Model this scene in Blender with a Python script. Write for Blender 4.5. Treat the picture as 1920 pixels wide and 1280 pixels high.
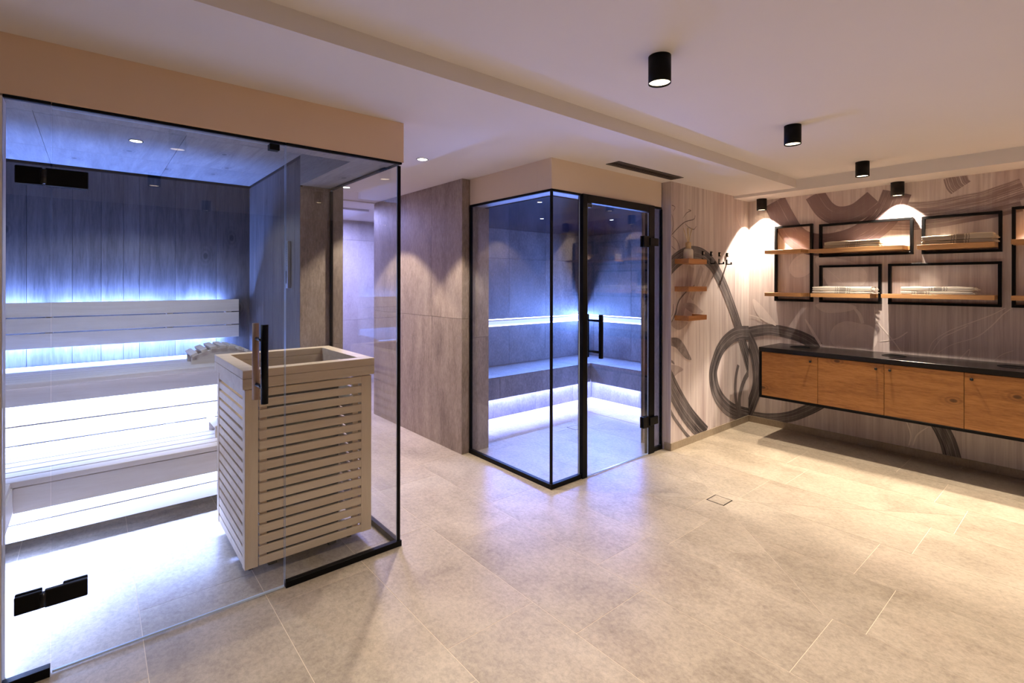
import bpy, bmesh, math, random
from mathutils import Vector, Matrix
R = math.radians
for o in list(bpy.data.objects):
    bpy.data.objects.remove(o)
S = bpy.context.scene
COL = S.collection
random.seed(7)

# ------------------------------------------------------------------ camera
F_PX, CX, CY = 936.2, 960.0, 530.6
yaw, roll = R(49.94), R(0.093)
cam_d = bpy.data.cameras.new('camera')
cam = bpy.data.objects.new('camera', cam_d)
COL.objects.link(cam)
cam_d.sensor_width = 36
cam_d.lens = F_PX / 1920 * 36
cam_d.shift_y = -(640 - CY) / 1920
cam_d.clip_start = 0.02
dv = Vector((math.cos(yaw), math.sin(yaw), 0))
rv = dv.cross(Vector((0, 0, 1)))
r2 = rv * math.cos(roll) + Vector((0, 0, 1)) * math.sin(roll)
u2 = -rv * math.sin(roll) + Vector((0, 0, 1)) * math.cos(roll)
cam.matrix_world = Matrix(((r2.x, u2.x, -dv.x, 0), (r2.y, u2.y, -dv.y, 0), (r2.z, u2.z, -dv.z, 1.41), (0, 0, 0, 1)))
S.camera = cam

# ------------------------------------------------------------------ world and exposure
W = bpy.data.worlds.new('world')
S.world = W
W.use_nodes = True
W.node_tree.nodes['Background'].inputs[0].default_value = (1.0, 0.93, 0.88, 1)
W.node_tree.nodes['Background'].inputs[1].default_value = 0.05
S.view_settings.view_transform = 'Standard'
S.view_settings.look = 'None'
S.view_settings.gamma = 1
S.view_settings.use_curve_mapping = False
S.view_settings.exposure = 0.0
S.cycles.max_bounces = 14
S.cycles.diffuse_bounces = 7
S.cycles.glossy_bounces = 5
S.cycles.transparent_max_bounces = 24
S.cycles.sample_clamp_indirect = 4.0
S.cycles.caustics_reflective = False
S.cycles.caustics_refractive = False
S.cycles.use_denoising = True

# light levels (watts) and colours, one place
WARM = (1.0, 0.84, 0.66)
COOLW = (0.93, 0.95, 1.0)
BENCHW = (0.33, 0.46, 1.0)
STEAMW = (0.27, 0.33, 1.0)
LED = (0.16, 0.30, 1.0)
P_CYL = 108       # cylinder ceiling spots
P_DOWN = 150      # recessed downlights
P_SAUNA_SPOT = 60
P_STEAM_SPOT = 16
P_BACKREST = 95
P_BENCH_HI = 60
P_BENCH_LO = 27
P_SIDE = 20
P_WALL = 165     # cylinder spots next to the shelf wall
P_GROOVE = 75
P_STEAM_LOW = 60
P_FAR = 125

# ------------------------------------------------------------------ helpers
def tag(o, label=None, cat=None, group=None, kind=None):
    if label: o['label'] = label
    if cat: o['category'] = cat
    if group: o['group'] = group
    if kind: o['kind'] = kind
    return o

def empty(name, loc=(0, 0, 0), rz=0, **k):
    o = bpy.data.objects.new(name, None)
    COL.objects.link(o)
    o.location = loc
    o.rotation_euler = (0, 0, rz)
    o.empty_display_size = 0.05
    return tag(o, **k)

def setp(o, parent, loc=None):
    """parent o and give it its local location"""
    if parent is not None:
        o.parent = parent
    if loc is not None:
        o.location = loc
    return o

def newobj(name, bm, mats, parent=None, loc=(0, 0, 0), smooth=False, rot=None):
    me = bpy.data.meshes.new(name)
    bm.to_mesh(me); bm.free()
    if not isinstance(mats, (list, tuple)): mats = [mats]
    for m in mats: me.materials.append(m)
    if smooth:
        for p in me.polygons: p.use_smooth = True
    o = bpy.data.objects.new(name, me)
    COL.objects.link(o)
    if parent is not None: o.parent = parent
    o.location = loc
    if rot: o.rotation_euler = rot
    return o

def bx(bm, x0, x1, y0, y1, z0, z1, mi=0):
    vs = [bm.verts.new((x, y, z)) for x in (x0, x1) for y in (y0, y1) for z in (z0, z1)]
    fs = []
    for idx in ((0, 1, 3, 2), (4, 6, 7, 5), (0, 4, 5, 1), (2, 3, 7, 6), (0, 2, 6, 4), (1, 5, 7, 3)):
        f = bm.faces.new([vs[i] for i in idx]); f.material_index = mi; fs.append(f)
    return fs

def bevel(bm, w, seg=1):
    bmesh.ops.recalc_face_normals(bm, faces=bm.faces[:])
    bmesh.ops.bevel(bm, geom=bm.edges[:] + bm.verts[:], offset=w, segments=seg, affect='EDGES', clamp_overlap=True)
    return bm

def box(name, x0, x1, y0, y1, z0, z1, mat, parent=None, bev=0.0, org=None, **k):
    """box given in world coordinates; parent at org (its world location)"""
    p = Vector(org) if org is not None else (Vector(parent.location) if parent is not None and parent.parent is None else Vector((0, 0, 0)))
    c = Vector(((x0 + x1) / 2, (y0 + y1) / 2, (z0 + z1) / 2))
    bm = bmesh.new()
    bx(bm, x0 - c.x, x1 - c.x, y0 - c.y, y1 - c.y, z0 - c.z, z1 - c.z)
    bmesh.ops.recalc_face_normals(bm, faces=bm.faces[:])
    if bev: bevel(bm, bev, 2 if bev > 0.004 else 1)
    o = newobj(name, bm, mat, parent, c - p)
    return tag(o, **k)

def cyl_bm(bm, r0, r1, z0, z1, n=32, c=(0, 0), cap0=True, cap1=True, mi=0):
    a = [bm.verts.new((c[0] + r0 * math.cos(2 * math.pi * i / n), c[1] + r0 * math.sin(2 * math.pi * i / n), z0)) for i in range(n)]
    b = [bm.verts.new((c[0] + r1 * math.cos(2 * math.pi * i / n), c[1] + r1 * math.sin(2 * math.pi * i / n), z1)) for i in range(n)]
    for i in range(n):
        f = bm.faces.new((a[i], a[(i + 1) % n], b[(i + 1) % n], b[i])); f.smooth = True; f.material_index = mi
    if cap0: bm.faces.new(a[::-1]).material_index = mi
    if cap1: bm.faces.new(b).material_index = mi

def lathe_bm(bm, prof, n=28, mi=0):
    rings = []
    for r, z in prof:
        rings.append([bm.verts.new((r * math.cos(2 * math.pi * i / n), r * math.sin(2 * math.pi * i / n), z)) for i in range(n)])
    for A, B in zip(rings, rings[1:]):
        for i in range(n):
            f = bm.faces.new((A[i], A[(i + 1) % n], B[(i + 1) % n], B[i])); f.smooth = True; f.material_index = mi
    if prof[0][0] > 1e-4: bm.faces.new(rings[0][::-1])
    if prof[-1][0] > 1e-4: bm.faces.new(rings[-1])

def rod_bm(bm, p, q, r, n=12):
    p, q = Vector(p), Vector(q)
    w = (q - p).normalized()
    a = w.orthogonal().normalized(); b = w.cross(a)
    A = [bm.verts.new(p + (a * math.cos(2 * math.pi * i / n) + b * math.sin(2 * math.pi * i / n)) * r) for i in range(n)]
    B = [bm.verts.new(q + (a * math.cos(2 * math.pi * i / n) + b * math.sin(2 * math.pi * i / n)) * r) for i in range(n)]
    for i in range(n):
        bm.faces.new((A[i], A[(i + 1) % n], B[(i + 1) % n], B[i])).smooth = True
    bm.faces.new(A[::-1]); bm.faces.new(B)

def area(name, loc, sx, sy, power, color, rot=(0, 0, 0), parent=None, spread=None):
    l = bpy.data.lights.new(name, 'AREA')
    l.shape = 'RECTANGLE'; l.size = sx; l.size_y = sy
    l.energy = power; l.color = color
    if spread: l.spread = spread
    o = bpy.data.objects.new(name, l); COL.objects.link(o)
    o.rotation_euler = rot
    if parent is not None:
        o.parent = parent
        loc = Vector(loc) - Vector(parent.location)
    o.location = loc
    return o

# ------------------------------------------------------------------ materials
class N:
    def __init__(s, name):
        s.m = bpy.data.materials.new(name); s.m.use_nodes = True
        s.t = s.m.node_tree; s.b = s.t.nodes['Principled BSDF']
        s.out = s.t.nodes['Material Output']
    def n(s, typ, **kw):
        x = s.t.nodes.new(typ)
        for k, v in kw.items():
            if k[0] == '_': setattr(x, k[1:], v)
            else: x.inputs[k.replace('__', ' ')].default_value = v
        return x
    def l(s, a, b): s.t.links.new(a, b)
    def coords(s, scale=(1, 1, 1), src='world', rot=(0, 0, 0)):
        if src == 'world':
            g = s.n('ShaderNodeNewGeometry'); o = g.outputs['Position']
        else:
            g = s.n('ShaderNodeTexCoord'); o = g.outputs['Object' if src == 'object' else 'UV']
        mp = s.n('ShaderNodeMapping'); mp.inputs['Scale'].default_value = scale; mp.inputs['Rotation'].default_value = rot
        s.l(o, mp.inputs['Vector']); return mp.outputs[0]
    def noise(s, vec, scale, detail=4, rough=0.55, dist=0.0):
        x = s.n('ShaderNodeTexNoise'); x.inputs['Scale'].default_value = scale; x.inputs['Detail'].default_value = detail
        x.inputs['Roughness'].default_value = rough; x.inputs['Distortion'].default_value = dist
        if vec is not None: s.l(vec, x.inputs['Vector'])
        return x.outputs['Fac']
    def ramp(s, fac, stops):
        x = s.n('ShaderNodeValToRGB'); e = x.color_ramp.elements
        while len(e) < len(stops): e.new(0.5)
        for i, (p, c) in enumerate(stops):
            e[i].position = p
            e[i].color = (*c, 1) if isinstance(c, tuple) else (c, c, c, 1)
        s.l(fac, x.inputs[0]); return x.outputs[0]
    def mix(s, a, b, fac, typ='MIX'):
        x = s.n('ShaderNodeMix'); x.data_type = 'RGBA'; x.blend_type = typ
        for sock, v in ((x.inputs[0], fac), (x.inputs[6], a), (x.inputs[7], b)):
            if isinstance(v, (int, float)): sock.default_value = v if sock == x.inputs[0] else (v, v, v, 1)
            elif isinstance(v, tuple): sock.default_value = (*v, 1)
            else: s.l(v, sock)
        return x.outputs[2]
    def math(s, op, a, b=0.0):
        x = s.n('ShaderNodeMath'); x.operation = op
        for i, v in enumerate((a, b)):
            if isinstance(v, (int, float)): x.inputs[i].default_value = v
            else: s.l(v, x.inputs[i])
        return x.outputs[0]
    def bump(s, h, strength=0.2, dist=0.01):
        x = s.n('ShaderNodeBump'); x.inputs['Strength'].default_value = strength; x.inputs['Distance'].default_value = dist
        s.l(h, x.inputs['Height']); s.l(x.outputs[0], s.b.inputs['Normal'])
    def col(s, c): 
        if isinstance(c, tuple): s.b.inputs['Base Color'].default_value = (*c, 1)
        else: s.l(c, s.b.inputs['Base Color'])
    def rough(s, r):
        if isinstance(r, (int, float)): s.b.inputs['Roughness'].default_value = r
        else: s.l(r, s.b.inputs['Roughness'])

def plain(name, c, rough=0.5, metal=0.0, spec=None):
    x = N(name); x.col(c); x.rough(rough); x.b.inputs['Metallic'].default_value = metal
    if spec is not None: x.b.inputs['Specular IOR Level'].default_value = spec
    return x.m

def plaster(name, c):
    x = N(name); v = x.coords()
    f = x.noise(v, 2.2, 3); x.col(x.mix(tuple(k * 0.96 for k in c), c, f))
    x.rough(0.85); x.bump(x.noise(v, 260, 2), 0.06, 0.002); return x.m

def randtile(x, amt):
    """per-object tone shift"""
    oi = x.n('ShaderNodeObjectInfo')
    mr = x.n('ShaderNodeMapRange'); mr.inputs['To Min'].default_value = 1 - amt; mr.inputs['To Max'].default_value = 1 + amt
    x.l(oi.outputs['Random'], mr.inputs['Value']); return mr.outputs[0], oi.outputs['Random']

def stone(name, dark, mid, light, stretch=(1, 1, 1), rough=0.42, scale=3.0, tone=0.04, speck=0.5, warm=None):
    x = N(name)
    t, rnd = randtile(x, tone)
    g = x.n('ShaderNodeNewGeometry')
    off = x.n('ShaderNodeCombineXYZ'); k = x.math('MULTIPLY', rnd, 37.0); x.l(k, off.inputs[0]); x.l(k, off.inputs[1]); x.l(k, off.inputs[2])
    add = x.n('ShaderNodeVectorMath'); add.operation = 'ADD'; x.l(g.outputs['Position'], add.inputs[0]); x.l(off.outputs[0], add.inputs[1])
    mp = x.n('ShaderNodeMapping'); mp.inputs['Scale'].default_value = stretch; x.l(add.outputs[0], mp.inputs[0]); v = mp.outputs[0]
    big = x.noise(v, scale, 5, 0.6, 0.6)
    c = x.ramp(big, [(0.30, dark), (0.5, mid), (0.72, light)])
    if warm:
        w = x.ramp(x.noise(v, scale * 0.6, 3, 0.5), [(0.55, 0.0), (0.75, 0.55)])
        c = x.mix(c, warm, w)
    fine = x.noise(v, scale * 16, 6, 0.75, 0.3)
    c = x.mix(c, x.ramp(fine, [(0.32, tuple(q * 0.55 for q in dark)), (0.5, mid), (0.66, tuple(min(1, q * 1.15) for q in light))]), 0.30 * speck * 2)
    vein = x.ramp(x.noise(v, scale * 3.2, 8, 0.8, 1.2), [(0.47, 0.0), (0.5, 1.0), (0.53, 0.0)])
    vm = x.math('MULTIPLY', vein, 0.16)
    c = x.mix(c, tuple(q * 0.5 for q in dark), vm)
    c2 = x.n('ShaderNodeHueSaturation'); x.l(t, c2.inputs['Value']); x.l(c, c2.inputs['Color'])
    x.col(c2.outputs[0])
    x.rough(x.ramp(fine, [(0.3, rough + 0.1), (0.7, rough - 0.06)]))
    x.bump(fine, 0.08, 0.002)
    return x.m

def wood(name, dark, mid, light, axis='x', rough=0.5, tone=0.06, knots=0.0, scale=1.0, grain=0.5):
    """grain runs along axis"""
    x = N(name)
    t, rnd = randtile(x, tone)
    g = x.n('ShaderNodeNewGeometry')
    off = x.n('ShaderNodeCombineXYZ'); k = x.math('MULTIPLY', rnd, 23.0)
    for i in range(3): x.l(k, off.inputs[i])
    add = x.n('ShaderNodeVectorMath'); add.operation = 'ADD'; x.l(g.outputs['Position'], add.inputs[0]); x.l(off.outputs[0], add.inputs[1])
    mp = x.n('ShaderNodeMapping')
    sc = {'x': (0.09, 1, 1), 'y': (1, 0.09, 1), 'z': (1, 1, 0.09)}[axis]
    mp.inputs['Scale'].default_value = tuple(q * scale for q in sc); x.l(add.outputs[0], mp.inputs[0]); v = mp.outputs[0]
    base = x.noise(v, 9, 5, 0.6, 1.5)
    fine = x.noise(v, 90, 4, 0.7, 0.2)
    c = x.ramp(base, [(0.32, dark), (0.52, mid), (0.7, light)])
    c = x.mix(c, x.ramp(fine, [(0.35, dark), (0.6, light)]), grain * 0.5)
    if knots:
        sx = x.n('ShaderNodeSeparateXYZ'); x.l(add.outputs[0], sx.inputs[0]); cb = x.n('ShaderNodeCombineXYZ')
        if axis == 'z':
            x.l(x.math('ADD', sx.outputs[0], sx.outputs[1]), cb.inputs[0]); x.l(x.math('MULTIPLY', sx.outputs[2], 0.6), cb.inputs[1])
        else:
            x.l(x.math('MULTIPLY', sx.outputs[1], 0.6), cb.inputs[1]); x.l(x.math('ADD', sx.outputs[0], sx.outputs[2]), cb.inputs[0])
        vo = x.n('ShaderNodeTexVoronoi', _voronoi_dimensions='2D'); vo.inputs['Scale'].default_value = knots; x.l(cb.outputs[0], vo.inputs['Vector'])
        ring = x.ramp(vo.outputs['Distance'], [(0.0, 1.0), (0.030, 0.9), (0.048, 0.0), (0.075, 0.40), (0.10, 0.0), (0.13, 0.2), (0.16, 0.0)])
        pick = x.math('GREATER_THAN', vo.outputs['Color'], 0.45)
        c = x.mix(c, tuple(q * 0.22 for q in dark), x.math('MULTIPLY', x.math('MULTIPLY', ring, pick), 0.85))
    h = x.n('ShaderNodeHueSaturation'); x.l(t, h.inputs['Value']); x.l(c, h.inputs['Color'])
    x.col(h.outputs[0]); x.rough(rough); x.bump(fine, 0.1, 0.002)
    return x.m

def thin_glass(name, tint=(0.97, 0.985, 0.99), refl=1.0):
    x = N(name); x.t.nodes.remove(x.b)
    tr = x.n('ShaderNodeBsdfTransparent'); tr.inputs[0].default_value = (*tint, 1)
    gl = x.n('ShaderNodeBsdfGlossy'); gl.inputs['Roughness'].default_value = 0.0; gl.inputs['Color'].default_value = (refl, refl, refl, 1)
    fr = x.n('ShaderNodeFresnel'); g = x.n('ShaderNodeNewGeometry')
    x.l(x.math('SUBTRACT', 1.5, x.math('MULTIPLY', g.outputs['Backfacing'], 1.5 - 1 / 1.5)), fr.inputs['IOR'])
    mx = x.n('ShaderNodeMixShader'); x.l(fr.outputs[0], mx.inputs[0]); x.l(tr.outputs[0], mx.inputs[1]); x.l(gl.outputs[0], mx.inputs[2])
    x.l(mx.outputs[0], x.out.inputs[0]); return x.m

def emis(name, c, s):
    x = N(name); x.b.inputs['Base Color'].default_value = (*c, 1)
    x.b.inputs['Emission Color'].default_value = (*c, 1); x.b.inputs['Emission Strength'].default_value = s
    return x.m

M_CEIL = plaster('white_ceiling_paint', (0.80, 0.775, 0.785))
M_SOFF = plaster('cream_soffit_paint', (0.80, 0.61, 0.46))
M_FLOOR = stone('beige_floor_tile', (0.29, 0.24, 0.18), (0.43, 0.365, 0.28), (0.55, 0.475, 0.37), (1, 0.75, 1), 0.33, 3.4, 0.05, 0.6, (0.41, 0.32, 0.245))
M_GROUT = plain('pale_grout', (0.80, 0.70, 0.56), 0.8)
M_SKIRT = stone('tile_skirting', (0.30, 0.24, 0.17), (0.36, 0.29, 0.21), (0.42, 0.35, 0.26), (1, 1, 0.5), 0.4, 4.0)
M_WTILE = stone('brown_concrete_wall_tile', (0.17, 0.13, 0.115), (0.32, 0.255, 0.22), (0.47, 0.395, 0.345), (1.6, 1.6, 0.45), 0.5, 3.0, 0.05, 0.6)
M_WGROUT = plain('wall_grout', (0.45, 0.38, 0.32), 0.8)
M_STILE = stone('grey_steam_room_tile', (0.085, 0.08, 0.08), (0.18, 0.168, 0.165), (0.29, 0.27, 0.265), (1.3, 1.3, 0.6), 0.42, 3.5, 0.04, 0.7)
M_BLACK = plain('black_powder_coat', (0.0025, 0.0025, 0.003), 0.42, 0.0, 0.14)
M_BLKSAT = plain('black_satin_metal', (0.008, 0.008, 0.009), 0.3, 0.0, 0.35)
M_SOFF2 = plaster('light_soffit_paint', (0.82, 0.69, 0.57))
M_CYL = plain('black_lamp_housing', (0.005, 0.0045, 0.0045), 0.6, 0.0, 0.15)
M_STEEL = plain('brushed_steel', (0.55, 0.54, 0.52), 0.35, 1.0)
M_ALU = plain('light_aluminium', (0.62, 0.62, 0.63), 0.3, 0.9)
M_GLASS = thin_glass('clear_glass', (0.975, 0.985, 0.99), 0.8)
M_EDGE = plain('polished_glass_edge', (0.55, 0.68, 0.85), 0.1)
M_SWALL = wood('grey_brown_knotty_boards', (0.034, 0.028, 0.025), (0.072, 0.061, 0.055), (0.125, 0.107, 0.096), 'z', 0.6, 0.10, 2.4, 1.0, 0.7)
M_SCEIL = wood('grey_knotty_ceiling_boards', (0.16, 0.145, 0.14), (0.23, 0.21, 0.205), (0.31, 0.285, 0.275), 'y', 0.6, 0.08, 2.6, 1.0, 0.6)
M_ASPEN = wood('pale_aspen', (0.70, 0.62, 0.54), (0.77, 0.70, 0.63), (0.83, 0.77, 0.71), 'x', 0.5, 0.03, 0, 1.0, 0.35)
M_ASPENY = wood('pale_aspen_lengthwise', (0.70, 0.62, 0.53), (0.77, 0.70, 0.62), (0.83, 0.77, 0.70), 'y', 0.5, 0.03, 0, 1.0, 0.35)
M_HEATW = wood('blond_heater_wood', (0.64, 0.51, 0.37), (0.72, 0.59, 0.44), (0.78, 0.66, 0.50), 'x', 0.5, 0.04, 0, 1.0, 0.35)
M_HEATZ = wood('blond_heater_posts', (0.64, 0.51, 0.37), (0.72, 0.59, 0.44), (0.78, 0.66, 0.50), 'z', 0.5, 0.03, 0, 1.0, 0.35)
M_HANDLE = wood('wooden_door_grip', (0.42, 0.26, 0.17), (0.52, 0.34, 0.23), (0.60, 0.41, 0.29), 'z', 0.45, 0.02)
M_OAK = wood('oak_door_veneer', (0.20, 0.075, 0.016), (0.33, 0.14, 0.035), (0.43, 0.20, 0.06), 'y', 0.45, 0.04, 3.0, 1.7, 0.95)
M_SHELF = wood('oak_shelf_board', (0.38, 0.19, 0.075), (0.48, 0.26, 0.11), (0.57, 0.33, 0.15), 'y', 0.45, 0.06, 0, 1.0, 0.6)
M_SHELFX = wood('reddish_oak_shelf_board', (0.42, 0.17, 0.055), (0.50, 0.22, 0.08), (0.58, 0.28, 0.11), 'x', 0.45, 0.04, 0, 1.0, 0.5)
M_LACQ = plain('black_glossy_stretch_ceiling', (0.001, 0.002, 0.016), 0.10, 0.0, 0.2)
M_ROCK = stone('dark_sauna_stone', (0.03, 0.028, 0.026), (0.07, 0.06, 0.055), (0.13, 0.12, 0.11), (1, 1, 1), 0.7, 20)
M_GLOW = emis('warm_lamp_glow', (1.0, 0.78, 0.50), 9.0)
M_GLOWW = emis('white_lamp_glow', (1.0, 0.93, 0.84), 9.0)
M_LEDSTRIP = emis('cool_led_strip', (0.62, 0.68, 1.0), 7.0)
M_LEDSOFT = emis('soft_led_diffuser', (0.55, 0.60, 1.0), 0.85)
M_CERAM = plain('cream_ceramic', (0.80, 0.73, 0.63), 0.45)
M_REED = plain('pale_reed', (0.72, 0.57, 0.36), 0.7)
M_CORK = wood('light_wood_collar', (0.55, 0.38, 0.20), (0.62, 0.44, 0.25), (0.70, 0.52, 0.31), 'z', 0.6)
M_DARKIN = plain('dark_void', (0.01, 0.009, 0.008), 0.7)

def paper_colour(x):
    """streaky printed wallpaper ground, the same everywhere on the mural walls"""
    v = x.coords((1, 1, 0.035))
    a = x.noise(v, 26, 6, 0.7, 0.2)
    c = x.ramp(a, [(0.30, (0.42, 0.345, 0.355)), (0.47, (0.60, 0.52, 0.52)), (0.62, (0.74, 0.67, 0.655))])
    b = x.noise(x.coords((1, 1, 0.12)), 3.0, 3, 0.5)
    c = x.mix(c, x.mix(c, (0.40, 0.28, 0.28), 0.5), x.ramp(b, [(0.45, 0.0), (0.70, 0.8)]))
    c = x.mix(c, x.mix(c, (0.72, 0.64, 0.60), 0.5), x.ramp(b, [(0.30, 0.8), (0.48, 0.0)]))
    fine = x.noise(x.coords((1, 1, 0.01)), 160, 3, 0.6)
    return x.mix(c, (0.28, 0.21, 0.21), x.math('MULTIPLY', x.ramp(fine, [(0.5, 0.0), (0.72, 1.0)]), 0.22))

def mural_paper():
    x = N('mural_wallpaper'); x.col(paper_colour(x)); x.rough(0.7); return x.m
M_MURAL = mural_paper()

def ink(name, c, lo, hi, amax, vscale=26.0, uscale=1.2, floor=0.5):
    """brush stroke print: bristle streaks along the stroke (uv.x along, uv.y across) over the paper ground"""
    x = N(name); v = x.coords((uscale, vscale, 1), 'uv')
    n1 = x.noise(v, 1.0, 5, 0.65, 0.15)
    v2 = x.coords((uscale * 9, vscale * 2.2, 1), 'uv'); n2 = x.noise(v2, 1.0, 4, 0.7)
    s = x.mix(n1, n2, 0.28)
    a = x.ramp(s, [(lo, 0.0), (hi, 1.0)])
    lo2 = x.noise(x.coords((1.7, 0.5, 1), 'uv'), 1.0, 2, 0.5)
    a = x.math('MULTIPLY', x.math('MULTIPLY', a, amax), x.ramp(lo2, [(0.36, floor), (0.56, 1.0)]))
    x.col(x.mix(paper_colour(x), c, a)); x.rough(0.7)
    return x.m
M_INK = {
    'brush': ink('black_brush_ink', (0.012, 0.008, 0.013), 0.36, 0.49, 0.97, 22, 0.6, 0.8),
    'mauve': ink('mauve_brush_ink', (0.125, 0.072, 0.082), 0.38, 0.43, 0.95, 16, 0.7, 0.92),
    'mauved': ink('dry_mauve_brush_ink', (0.18, 0.12, 0.13), 0.43, 0.49, 0.9, 18, 0.8, 0.85),
    'faint': ink('faint_brown_ink', (0.20, 0.12, 0.115), 0.28, 0.6, 0.8),
    'line': ink('dark_twig_ink', (0.04, 0.02, 0.025), 0.1, 0.25, 0.9, 3, 1.2, 0.9),
    'pline': ink('pale_line_ink', (0.92, 0.84, 0.80), 0.1, 0.3, 0.75, 3, 1.2, 0.9),
}
def flat_ink(name, c, a):
    x = N(name); v = x.coords((1, 1, 1), 'uv')
    n1 = x.noise(v, 7, 5, 0.7, 1.0)
    x.col(x.mix(paper_colour(x), c, x.ramp(n1, [(0.3, a * 0.6), (0.6, a)]))); x.rough(0.7)
    return x.m
M_INK['leaf'] = flat_ink('grey_leaf_ink', (0.16, 0.10, 0.10), 0.55)
M_INK['leafd'] = flat_ink('dark_leaf_ink', (0.06, 0.04, 0.045), 0.8)
M_INK['pale'] = flat_ink('pale_petal_ink', (0.90, 0.81, 0.78), 0.62)

# ================================================================== main dimensions
GY = 2.445            # plane of the glass fronts
SX = 1.262            # side pane of the sauna
HD = 2.27             # dropped ceiling
HU = 2.345            # recessed ceiling
HG = 2.05             # glass height
HWY = 2.358           # hook wall
RWX = 5.153           # shelf wall
XL, YB = -2.2, -2.6   # room behind the camera
SBY, SRX = 4.84, 1.057  # sauna back and right wall
STY, STX = 4.57, 5.13   # steam room back and right wall
STZ = 2.045

def struct(name, x0, x1, y0, y1, z0, z1, mat, parent=None, **k):
    o = box(name, x0, x1, y0, y1, z0, z1, mat, parent, **k)
    if parent is None: o['kind'] = 'structure'
    return o

def clip_poly(poly, a, b, c):
    """keep a*x+b*y>=c"""
    out = []
    for i in range(len(poly)):
        p, q = poly[i], poly[(i + 1) % len(poly)]
        dp, dq = a * p[0] + b * p[1] - c, a * q[0] + b * q[1] - c
        if dp >= 0: out.append(p)
        if (dp >= 0) != (dq >= 0):
            t = dp / (dp - dq); out.append((p[0] + (q[0] - p[0]) * t, p[1] + (q[1] - p[1]) * t))
    return out

def poly_area(p):
    return abs(sum(p[i][0] * p[(i + 1) % len(p)][1] - p[(i + 1) % len(p)][0] * p[i][1] for i in range(len(p)))) / 2

# ------------------------------------------------------------------ floor
floor = struct('floor', XL, 5.3, YB, 7.0, -0.12, -0.0009, M_GROUT)
FO = Vector(floor.location)
def add_tile(poly):
    cx = sum(p[0] for p in poly) / len(poly); cy = sum(p[1] for p in poly) / len(poly)
    bm = bmesh.new()
    top = [bm.verts.new((x - cx, y - cy, 0)) for x, y in poly]
    bot = [bm.verts.new((x - cx, y - cy, -0.006)) for x, y in poly]
    bm.faces.new(top)
    for i in range(len(poly)):
        bm.faces.new((top[i], bot[i], bot[(i + 1) % len(poly)], top[(i + 1) % len(poly)]))
    bmesh.ops.recalc_face_normals(bm, faces=bm.faces[:])
    return newobj('tile', bm, M_FLOOR, floor, Vector((cx, cy, 0)) - FO)
GR = 0.0013
base = {-1: 2.20, 0: 2.666, 1: 2.34, 2: 2.53, 3: 2.27, 4: 1.638, 5: 1.52, 6: 0.787, 7: 0.65, 8: 0.55, 9: 0.712, 10: 1.01}
drains = [(3.127, 1.617, (4, 5, 6, 7, 8), 0.78, 1.14), (3.615, 3.335, (7, 8), 0.62, 1.14)]
for k in range(-6, 12):
    x0, x1 = 0.156 + 0.446 * k, 0.156 + 0.446 * (k + 1)
    b0 = base.get(k, 0.31 * k)
    j = -12
    while True:
        y0 = b0 + 0.9 * j; y1 = y0 + 0.9; j += 1
        if y0 > 6.9: break
        if y1 < YB: continue
        pl = [(x0 + GR, y0 + GR), (x1 - GR, y0 + GR), (x1 - GR, y1 - GR), (x0 + GR, y1 - GR)]
        for a, b, c in ((1, 0, XL), (-1, 0, -5.3), (0, 1, YB), (0, -1, -7.0)):
            pl = clip_poly(pl, a, b, c)
            if len(pl) < 3: break
        if len(pl) < 3 or poly_area(pl) < 0.002: continue
        pieces = [pl]
        for dx, dy, cols, reach, sl in drains:
            if k not in cols: continue
            for s in (sl, -sl):
                nrm = math.hypot(s, 1); nxt = []
                for p in pieces:
                    # line y-dy = s (x-dx)
                    cxp = sum(q[0] for q in p) / len(p)
                    A = clip_poly(p, s / nrm, -1 / nrm, (s * dx - dy) / nrm + GR * 0.8)
                    B = clip_poly(p, -s / nrm, 1 / nrm, -(s * dx - dy) / nrm + GR * 0.8)
                    near = [q for q in p if abs(q[0] - dx) < reach + 0.45 and abs(q[1] - dy) < reach + 0.9]
                    if len(near) == len(p) and len(A) > 2 and len(B) > 2 and poly_area(A) > 0.003 and poly_area(B) > 0.003:
                        nxt += [A, B]
                    else: nxt.append(p)
                pieces = nxt
        for p in pieces: add_tile(p)

# ------------------------------------------------------------------ ceiling
ceiling = struct('ceiling', XL, 4.84, YB, 1.79, HU, HU + 0.1, M_CEIL)
struct('dropped_ceiling', XL, 4.84, 1.79, 7.0, HD, HU + 0.1, M_CEIL, ceiling)
struct('dropped_ceiling', 4.84, RWX + 0.1, YB, HWY + 0.03, 2.245, HU + 0.1, M_CEIL, ceiling)
struct('dropped_ceiling', 4.84, 5.4, HWY + 0.03, 7.0, HD, HU + 0.1, M_CEIL, ceiling)

# soffits
t1 = struct('trim_1', XL, 1.285, 2.438, 2.575, HG + 0.008, HD - 0.0005, M_SOFF)                 # over the sauna front
struct('trim_2', SRX, 1.285, 2.5755, 3.445, HG + 0.008, HD - 0.0005, M_SCEIL)
t3 = struct('trim_3', 2.403, 3.712, 2.438, 2.58, HG + 0.008, HD - 0.0005, M_SOFF2)               # over the steam room front
t4 = struct('trim_4', 2.403, 2.56, 2.5805, 3.404, HG + 0.008, HD - 0.0005, M_SOFF2)
struct('lintel_soffit', XL, 1.255, 2.46, 2.575, HG + 0.001, HG + 0.0075, M_SCEIL, t1)
struct('lintel_soffit', 2.42, 3.712, 2.46, 2.60, HG + 0.001, HG + 0.0075, M_STILE, t3)
struct('lintel_soffit', 2.42, 2.58, 2.6005, 3.404, HG + 0.001, HG + 0.0075, M_STILE, t4)

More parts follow.
